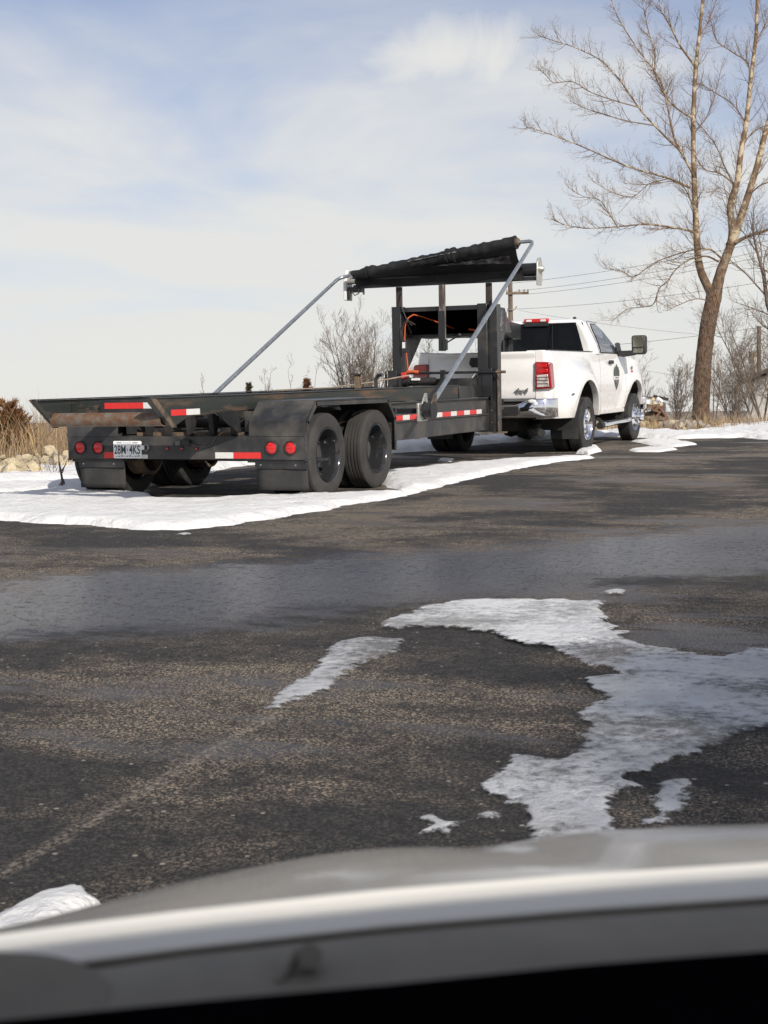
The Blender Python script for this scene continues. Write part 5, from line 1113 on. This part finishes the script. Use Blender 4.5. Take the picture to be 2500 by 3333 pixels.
def cedar(label, px, ytop, D, wpx, seed, mat, group):
    rg_ = random.Random(seed); g_ = at(px, 1300, D); base = Vector((g_.x, g_.y, ground_z(g_.x, g_.y))); Hh = at(px, ytop, D).z-base.z; R_ = wpx*D/FPX/2
    T_ = thing('cedar_tree', label, 'tree', base, group=group); MB().tube([(0, 0, -.1), (.02, 0, Hh*.5), (0, .02, Hh*.95)], [.05, .03, .006], 6).build('trunk', 'twig', T_, recalc=False)
    cr_ = MB()
    for k in range(120):
        t_ = rg_.random()**.8; az = rg_.uniform(0, 2*math.pi); l_ = R_*(1-t_*.75)*rg_.uniform(.55, 1.15); z = Hh*(.06+.86*t_)
        d = Vector((math.cos(az), math.sin(az), rg_.uniform(.35, 1.0))).normalized(); p0 = Vector((0, 0, z)); p1 = p0+d*l_
        cr_.tube([p0, p1], [.008, .003], 3, cap=False)
        for j in range(34):
            u_ = rg_.uniform(.25, 1.05); q = p0.lerp(p1, u_)+Vector((rg_.uniform(-1, 1), rg_.uniform(-1, 1), rg_.uniform(-1, 1)))*l_*.13
            e = (d+Vector((rg_.uniform(-1, 1), rg_.uniform(-1, 1), rg_.uniform(-.3, 1)))*.8).normalized()*rg_.uniform(.05, .13); x_, y_ = frame_of(e); w_ = rg_.uniform(.006, .014)
            cr_.add([q-x_*w_, q+x_*w_, q+e+x_*w_*.2, q+y_*w_+e*.5], [(0, 1, 2), (0, 3, 2)])
    tag(cr_.build('crown', mat, T_, smooth=0, recalc=False), kind='stuff')
G4 = 'brown winter cedars'
cedar('rust brown winter cedar at the left edge of the picture', 22, 1312, 20.6, 235, 1, 'cedar_leaf', G4)
cedar('small brown cedar tip peeking over the trailer bed, left one', 812, 1232, 46, 50, 2, 'cedar_green', G4)
cedar('small brown cedar tip peeking over the trailer bed, right one', 1002, 1222, 42, 62, 3, 'cedar_leaf', G4)
cedar('dark cedar behind the one at the left edge', -60, 1330, 28, 200, 4, 'cedar_green', G4)

# dead grass on the banks
def grass_w(name, label, boxes, seed, mat='dry_grass'):          # boxes in plan
    rg_ = random.Random(seed); g_ = MB()
    for x0, x1, y0, y1, n, h0, h1 in boxes:
        X = np.array([rg_.uniform(x0, x1) for _ in range(n)]); Y = np.array([rg_.uniform(y0, y1) for _ in range(n)]); cl = vnoise(X*1.7, Y*1.7, seed)*.6+vnoise(X*5, Y*5, seed+3)*.4; keep = cl > .47
        Zt = terrain_z(X, Y); So = sdf_poly(LOT, X, Y)
        for k in range(n):
            if not keep[k] or So[k] > -.25: continue
            px_, py_, pz_ = X[k], Y[k], Zt[k]; h_ = (h0+(h1-h0)*rg_.random()**1.8)*min(1.3, .45+(cl[k]-.47)*4); a = rg_.uniform(0, 2*math.pi); w_ = rg_.uniform(.003, .007); lx, ly = rg_.gauss(0, .34)*h_, rg_.gauss(0, .34)*h_
            c_, s_ = math.cos(a)*w_, math.sin(a)*w_
            g_.add([(px_-c_, py_-s_, pz_-.03), (px_+c_, py_+s_, pz_-.03), (px_+c_*.7+lx*.4, py_+s_*.7+ly*.4, pz_+h_*.6), (px_-c_*.7+lx*.4, py_-s_*.7+ly*.4, pz_+h_*.6), (px_+lx*1.2, py_+ly*1.2, pz_+h_)], [(0, 1, 2, 3), (3, 2, 4)])
    return tag(g_.build(name, mat, None, smooth=0, recalc=False), label, kind='stuff')
grass_w('dry_grass', 'tall straw coloured dead grass behind the rubble', [(-9.5, -5.0, 1, 13, 13000, .2, .75), (-5.0, -3.9, 4, 13, 600, .1, .25)], 5)
grass_w('dry_grass', 'grey brown dead weeds mixed through the tall straw at the left', [(-9.5, -4.8, 1, 13, 4500, .25, .85)], 15, 'brush_grey')
grass_w('dry_grass', 'short straw grass along the bank behind the pickup', [(-3.5, 1.0, 14.2, 18, 3200, .05, .26), (-.5, 3.2, 15.6, 20, 3200, .05, .28), (-4.5, -2.6, 7, 14, 900, .05, .2)], 6)
grass_w('dry_grass', 'brown withered weeds by the sycamore foot', [(-.5, 4.2, 15.5, 19.6, 3200, .06, .40)], 7, 'brush_grey')

# ------------------------------------------------------------------ rubble
def stone_mesh(seed):
    rg_ = random.Random(seed); bm = bmesh.new(); bmesh.ops.create_icosphere(bm, subdivisions=2, radius=1)
    cuts = [(Vector((rg_.gauss(0, 1), rg_.gauss(0, 1), rg_.gauss(0, 1))).normalized(), rg_.uniform(.5, .85)) for _ in range(9)]
    for v in bm.verts:
        for n_c, h_c in cuts:
            k = v.co.dot(n_c)
            if k > h_c: v.co -= n_c*(k-h_c)
        v.co *= 1+rg_.uniform(-.04, .04)
    bmesh.ops.dissolve_limit(bm, angle_limit=rad(9), verts=bm.verts, edges=bm.edges)
    me = bpy.data.meshes.new('stone'); bm.to_mesh(me); bm.free(); return me
STM = {}
for m_ in ('limestone', 'stone_grey', 'snow'):
    STM[m_] = []
    for k in range(7):
        me = stone_mesh(k+10); me.materials.append(MATS[m_]); STM[m_].append(me)
def heap(name, label, cat, pts, mat, seed, r0, r1, pile, group=None):     # pts: list of (x, y) on the ground; pile: height of the heap
    rg_ = random.Random(seed); c = Vector((sum(p[0] for p in pts)/len(pts), sum(p[1] for p in pts)/len(pts), 0)); c.z = ground_z(c.x, c.y)
    T_ = thing(name, label, cat, c, group=group)
    for k, (x, y) in enumerate(pts):
        r_ = r0+(r1-r0)*rg_.random()**2; o = bpy.data.objects.new('stone', rg_.choice(STM[mat if rg_.random() > .12 else 'stone_grey'])); COL.objects.link(o); o.parent = T_
        z = ground_z(x, y)+r_*.3+pile*rg_.random()*(1 if r_ < r1*.8 else .5)
        o.location = Vector((x, y, z))-c; o.scale = (r_*rg_.uniform(.8, 1.3), r_*rg_.uniform(.8, 1.3), r_*rg_.uniform(.6, .95)); o.rotation_euler = (rg_.uniform(0, 6), rg_.uniform(0, 6), rg_.uniform(0, 6))
    return T_
rng = random.Random(77)
pts = [(-rng.uniform(3.1, 4.3), y_) for y_ in [rng.uniform(1.4, 7.5) for _ in range(300)]]
heap('rubble_bank', 'bank of pale yellow limestone rubble left of the trailer rear', 'rubble', pts, 'limestone', 1, .04, .115, .2)
pts = [(rng.uniform(-3.6, -2.5)+.22*(y_-9), y_) for y_ in [rng.uniform(8.6, 14.5) for _ in range(110)]]
heap('rubble_bank', 'pale limestone rubble glimpsed under the trailer and pickup', 'rubble', pts, 'limestone', 2, .06, .16, .16)
pts = [(p.x, p.y) for p in [ground_hit(rng.uniform(1950, 2230), rng.uniform(1383, 1402)) for _ in range(60)]]
heap('rubble_bank', 'low limestone rubble between pickup nose and sycamore', 'rubble', pts, 'limestone', 3, .05, .15, .08)
pts = [(p.x, p.y) for p in [ground_hit(rng.uniform(2200, 2300), rng.uniform(1392, 1402)) for _ in range(22)]]
heap('rubble_bank', 'grey stones in the snow at the sycamore foot', 'rubble', pts, 'stone_grey', 4, .05, .16, .05)
pts = [(p.x, p.y) for p in [ground_hit(rng.uniform(2380, 2560), rng.uniform(1352, 1366)) for _ in range(26)]]
heap('rubble_bank', 'pale stones along the bank top near the barn', 'rubble', pts, 'limestone', 5, .06, .17, .08)

# leaning dead stem in the snow left of the trailer
p0 = ground_hit(200, 1592); D0 = (p0-CAM).dot(_f)
st = thing('dead_stem', 'leaning dead stem sticking out of the snow left of the trailer', 'stem', p0)
MB().tube([p*1-p0 for p in [at(198, 1594, D0), at(204, 1570, D0+.02), at(199, 1540, D0+.03), at(193, 1510, D0+.04), at(190, 1475, D0+.05), at(188, 1440, D0+.06)]], [.016, .014, .011, .009, .006, .003], 7).build('stem', 'twig_grey', st)
for a_, b_ in (((203, 1565), (186, 1585)), ((205, 1560), (211, 1582)), ((199, 1535), (218, 1500)), ((198, 1545), (208, 1525))): MB().tube([at(*a_, D0+.02)-p0, at((a_[0]+b_[0])/2+2, (a_[1]+b_[1])/2, D0+.02)-p0, at(*b_, D0+.05)-p0], [.008, .006, .003], 5).build('side_stem', 'twig_grey', st)
gs = MB(); rg_ = random.Random(31)
for k in range(26):
    p = ground_hit(rg_.uniform(110, 200), rg_.uniform(1555, 1572)); l_ = rg_.uniform(.15, .42); gs.tube([p, p+Vector((rg_.uniform(-.05, .05), rg_.uniform(-.05, .05), l_*.6)), p+Vector((rg_.uniform(-.1, .1), rg_.uniform(-.1, .1), l_))], [.004, .003, .0015], 4, cap=False)
tag(gs.build('weed_stalks', 'twig_grey', recalc=False), 'thin dead weed stalks in front of the limestone rubble', kind='stuff')

# debris heap behind the pickup nose
dp = ground_hit(2135, 1392); DD = (dp-CAM).dot(_f)+2.2; dc = at(2135, 1380, DD); dc.z = ground_z(dc.x, dc.y)
DB = thing('debris_heap', 'brown debris heap topped with white lumps and a dark slab', 'debris', dc)
s_ = DD/FPX; H_ = at(2135, 1290, DD).z-dc.z
def dpt(x, y, d_=0): return at(x, y, DD+d_)-dc
MB().ball((0, 0, H_*.15), 1, 3, .12, random.Random(2), (44*s_, 34*s_, H_*.45)).build('mound', 'debris_brown', DB, smooth=0)
rq = random.Random(5)
for k in range(14): MB().bar(dpt(2098+rq.random()*70, 1318+rq.random()*50, -.25), dpt(2098+rq.random()*70, 1318+rq.random()*50, -.2), .06+.08*rq.random(), .05).build('plank', 'debris_brown' if k % 3 else 'pole_wood', DB)
MB().bar(dpt(2095, 1292, .1), dpt(2140, 1297, .1), .22, .05).build('slab', 'edge_rust', DB); MB().bar(dpt(2130, 1290, .2), dpt(2172, 1300, .2), .30, .06).build('slab', 'underbody', DB)
for k, (x, y, r_) in enumerate(((2106, 1312, 13), (2126, 1301, 8), (2146, 1304, 12), (2098, 1300, 8), (2150, 1316, 9), (2130, 1317, 10), (2116, 1322, 9))):
    o = bpy.data.objects.new('lump', STM['snow' if k in (0, 2) else 'limestone'][k % 7]); COL.objects.link(o); o.parent = DB; o.location = dpt(x, y, -.15); o.scale = (r_*s_*1.2, r_*s_, r_*s_*.95); o.rotation_euler = (k, k*2.1, k*.7)
MB().bar(dpt(2160, 1310, .05), dpt(2158, 1375, .05), .22, .05).build('sheet', 'debris_blue', DB)
# barn
BD_ = 50
bc = at(2434, 1300, BD_); bz_ = ground_z(bc.x, bc.y)-.5; BN = thing('barn', 'pale metal-clad barn with grey roof at the right edge', 'barn', (bc.x, bc.y, bz_), YAW-.42)
hB = at(2446, 1247, BD_).z-bz_; Wb = 6.0; sl_ = .42
for i in range(20):
    x0, x1 = i*.3, i*.3+.294; r1 = lambda x: hB+sl_*(x if x < Wb/2 else Wb-x)
    MB().prism([(x0, 0), (x1, 0), (x1, r1(x1)), (x0, r1(x0))], 1, 0+.012*(i % 2), .05+.012*(i % 2)).build('wall_panel', 'siding', BN, smooth=0)
MB().box(.02, Wb-.02, .08, 9, 0, hB-.05).build('wall', 'siding', BN)
for sgn in (0, 1):
    a_, b_ = ((-.25, hB-.125+.10), (Wb/2, hB+sl_*Wb/2+.10)) if sgn == 0 else ((Wb/2, hB+sl_*Wb/2+.10), (Wb+.25, hB-.125+.10))
    MB().prism([a_, b_, (b_[0], b_[1]+.12), (a_[0], a_[1]+.12)], 1, -.35, 9.3).build('roof', 'roof_metal', BN, smooth=0)
# utility poles and wires
def pole(label, px, ytop, D, arms):
    g_ = at(px, 1300, D); base = Vector((g_.x, g_.y, ground_z(g_.x, g_.y))); hh = at(px, ytop, D).z-base.z
    P_ = thing('utility_pole', label, 'utility pole', base, YAW, group='utility poles'); MB().tube([(0, 0, -.5), (0, 0, hh)], [.15, .105], 10).build('shaft', 'pole_wood', P_)
    return P_, hh, base
P1, hh, b1 = pole('wooden utility pole with short crossarm behind the pickup cab', 1665, 915, 68, 1)
s1 = 68/FPX
MB().box(-15*s1, 58*s1, -.2, -.1, hh-46*s1, hh-38*s1).build('crossarm', 'pole_wood', P1)
for x in (-12, 28, 44, 56): MB().tube([(x*s1, -.15, hh-38*s1), (x*s1, -.15, hh-30*s1)], .04, 6).build('insulator', 'stone_grey', P1)
MB().tube([(0, -.14, hh-95*s1), (15*s1, -.2, hh-92*s1), (18*s1, -.2, hh-84*s1)], .04, 6).build('insulator', 'stone_grey', P1); MB().box(-9*s1, 9*s1, -.18, .18, hh-97*s1, hh-91*s1).build('bracket', 'wire', P1)
MB().tube([(0, -.1, hh-60*s1), (-22*s1, -.4, hh-130*s1)], .012, 5).build('stay_wire', 'wire', P1)
P2, hh2, b2 = pole('utility pole with a grey transformer above the barn roof', 2469, 1062, 75, 1)
s2 = 75/FPX
MB().tube([(-24*s2, -.3, hh2-120*s2), (-24*s2, -.3, hh2-82*s2)], 13*s2, 14).build('transformer', 'stone_grey', P2); MB().tube([(-20*s2, -.3, hh2-160*s2), (-20*s2, -.3, hh2-126*s2)], 9*s2, 12).build('transformer', 'stone_grey', P2)
wires = [((1668, 922), (2560, 770)), ((1677, 948), (2560, 800)), ((1722, 957), (2560, 818)), ((1682, 1006), (2560, 905)), ((1700, 1140), (2560, 1052)), ((1950, 1178), (2560, 1250)), ((1690, 1010), (2560, 1110))]
WL = ['topmost wire from the pole behind the cab', 'second wire from the top leaving the pole crossarm', 'third wire leaving the outer end of the crossarm', 'lower wire from the pole bracket behind the cab', 'wire passing just above the pickup mirror', 'faint wire sagging right of the pickup bonnet', 'faint wire dropping from the pole bracket to the right']
for (a_, b_), l_ in zip(wires, WL):
    A_ = at(*a_, 68); B_ = at(*b_, 52); n_ = 14; pts = []
    for i in range(n_+1):
        t_ = i/n_; q = A_.lerp(B_, t_); q.z -= .35*4*t_*(1-t_)*.5; pts.append(q)
    tag(MB().tube(pts, .0075 if 'faint' not in l_ else .005, 5).build('power_line', 'wire'), l_, 'wire', 'overhead wires')

# ------------------------------------------------------------------ the car the picture is taken from
CYAW = YAW+.20; cf = Vector((-math.sin(CYAW), math.cos(CYAW), 0)); cr2 = Vector((math.cos(CYAW), math.sin(CYAW), 0))
CB = Vector((CX, CY, 0))
CAR = thing('parked_car', 'silver white car bonnet, cowl and black dashboard edge along the bottom', 'car', CB, CYAW)
def car_uz(px, py, w):      # where the sight line of a pixel meets the plane at distance w ahead: lateral offset and height
    d = ray(px, py); k = w/d.dot(cf); p = d*k; return p.dot(cr2), CZ+p.z
def curve(pxs, w):
    L_ = [car_uz(x, y, w) for x, y in pxs]; us = [a for a, b_ in L_]; zs2 = [b_ for a, b_ in L_]
    # linear continuation outside the picture
    s0 = (zs2[1]-zs2[0])/(us[1]-us[0]); s1_ = (zs2[-1]-zs2[-2])/(us[-1]-us[-2])
    us = [us[0]-.4]+us+[us[-1]+1.0]; zs2 = [zs2[0]-.4*s0]+zs2+[zs2[-1]+.04*min(s1_, .05)]
    return lambda u: float(np.interp(u, us, zs2))
c_crest = curve([(-150, 3105), (0, 3040), (130, 2998), (330, 2938), (520, 2888), (700, 2848), (900, 2806), (1100, 2773), (1250, 2758), (1400, 2756), (1560, 2764), (1680, 2742), (1800, 2718), (1900, 2706), (2200, 2690), (2500, 2681)], 1.0)
c_lip = curve([(0, 3070), (300, 3030), (600, 2994), (1250, 2926), (1900, 2874), (2500, 2836)], .62)
c_edge = curve([(0, 3170), (600, 3092), (1250, 3020), (1900, 2966), (2500, 2925)], .609)
us = np.concatenate([np.linspace(-.42, .42, 85), np.linspace(.45, 1.15, 20)])
rows = []
def sm(fn, u): return sum(fn(u+k*.012) for k in (-2, -1, 0, 1, 2))/5
for w in [.609, .6105, .612, .614, .616, .618, .620, .622, .624, .626, .628, .630, .632, .635, .640, .648, .66, .67, .70, .74, .78, .83, .88, .93, .97, 1.0, 1.03, 1.07, 1.12, 1.2, 1.3, 1.42, 1.55, 1.62]:
    rw = []
    for u in us:
        zl, zc, ze = c_lip(u), sm(c_crest, u), c_edge(u)
        if w <= .62: t_ = min(1., (w-.609)/.011); z = ze+(zl-ze)*(1-(1-t_)**1.5)
        elif w <= 1.0:
            t_ = (w-.62)/.38; z = zl+(zc-zl)*t_+.0035*math.exp(-((w-.630)/.006)**2)+.004*math.sin(math.pi*t_)
        else: q = w-1.0; z = zc-.42*q-.25*q*q
        rw.append((u, w, z))
    rows.append(rw)
hd = MB().grid(rows).build('bonnet', 'hood_paint', CAR, smooth=70)
md = hd.modifiers.new('solid', 'SOLIDIFY'); md.thickness = .003; md.offset = -1
# shut line, scuttle panel and windscreen base
c_c0 = curve([(0, 3200), (600, 3112), (1250, 3040), (1900, 2986), (2500, 2945)], .580)
c_c1 = curve([(0, 3420), (600, 3360), (1250, 3290), (1900, 3220), (2500, 3160)], .525)
rows = [[(u, w, c_c0(u)+(c_c1(u)-c_c0(u))*t_+.003*math.sin(math.pi*t_)) for u in us] for w, t_ in ((.580, 0), (.566, .25), (.552, .5), (.538, .75), (.525, 1))]
MB().grid(rows).build('scuttle', 'cowl_plastic', CAR, smooth=70)
MB().grid([[(u, .608, c_edge(u)-.004) for u in us], [(u, .600, c_edge(u)-.03) for u in us], [(u, .590, c_c0(u)-.006) for u in us]]).build('shut_line', 'underbody', CAR, smooth=70)
c_d = curve([(0, 3322), (600, 3262), (1250, 3205), (1900, 3140), (2500, 3095)], .50)
rows = [[(u, w, c_d(u)+dz) for u in us] for w, dz in ((.515, -.05), (.505, -.012), (.50, 0), (.49, .004), (.40, .0), (.25, -.02), (.05, -.03), (-.1, -.2))]
MB().grid(rows).build('dashboard', 'interior_black', CAR, smooth=70)
# wiper pivot and arm on the scuttle
def cpt(px, py, w): u, z = car_uz(px, py, w); return Vector((u, w, z))
wp = MB().tube([cpt(1010, 3112, .556), cpt(1010, 3112, .548)], .005, 14).build('wiper_pivot', 'cowl_plastic', CAR)
MB().tube([cpt(905, 3200, .548), cpt(935, 3150, .552), cpt(962, 3110, .556), cpt(1010, 3095, .558)], [.002, .0025, .003, .003], 8).build('wiper_arm', 'cowl_plastic', CAR)
rows = []
for j, t_ in enumerate(np.linspace(0, 1, 9)):          # rounded end cover of the scuttle
    rows.append([cpt(-200+(560-40*t_)*k/12, 3098+18*(k/12)**6*4+t_*230+30*(k/12)**4*(1-t_), .566-.030*t_-.010*(k/12)**5) for k in range(13)])
MB().grid(rows).build('scuttle_end', 'cowl_plastic', CAR, smooth=80)
# roof, screen pillars and sides of the same car (the cabin shades dashboard and scuttle)
rows = [[(u, w, 1.37-.05*((u-.35)/.85)**2-.035*((w+1.0)/.75)**2) for u in np.linspace(-.42, 1.12, 15)] for w in np.linspace(-1.75, -.247, 12)]
ro_ = MB().grid(rows).build('roof', 'hood_paint', CAR, smooth=70); md = ro_.modifiers.new('solid', 'SOLIDIFY'); md.thickness = .03; md.offset = -1
for u0, u1 in ((-.42, -.60), (1.12, 1.30)):
    MB().bar((u0, -.25, 1.30), (u1, .52, .80), .09, .06).build('screen_pillar', 'hood_paint', CAR, bevel=.01)
    MB().bar((u0, -1.72, 1.29), (u1, -2.3, .88), .12, .06).build('rear_pillar', 'hood_paint', CAR, bevel=.01)
    MB().prism([(-2.9, .25), (-2.9, .86), (-2.3, .90), (.5, .80), (.58, .25)], 0, min(u1, u1+.04), max(u1, u1+.04)).build('body_side', 'hood_paint', CAR, bevel=.01)
# front wings and body below the bonnet, so that the car stands on the lot
MB().box(-.50, 1.20, .75, 1.45, .16, .42).build('front_body', 'hood_paint', CAR, bevel=.06)
for u in (-.42, 1.12): MB().lathe(tyre_prof(.2, .31, .2), (u, 1.0, .306), 0, 32).build('tyre', 'rubber', CAR, smooth=30)
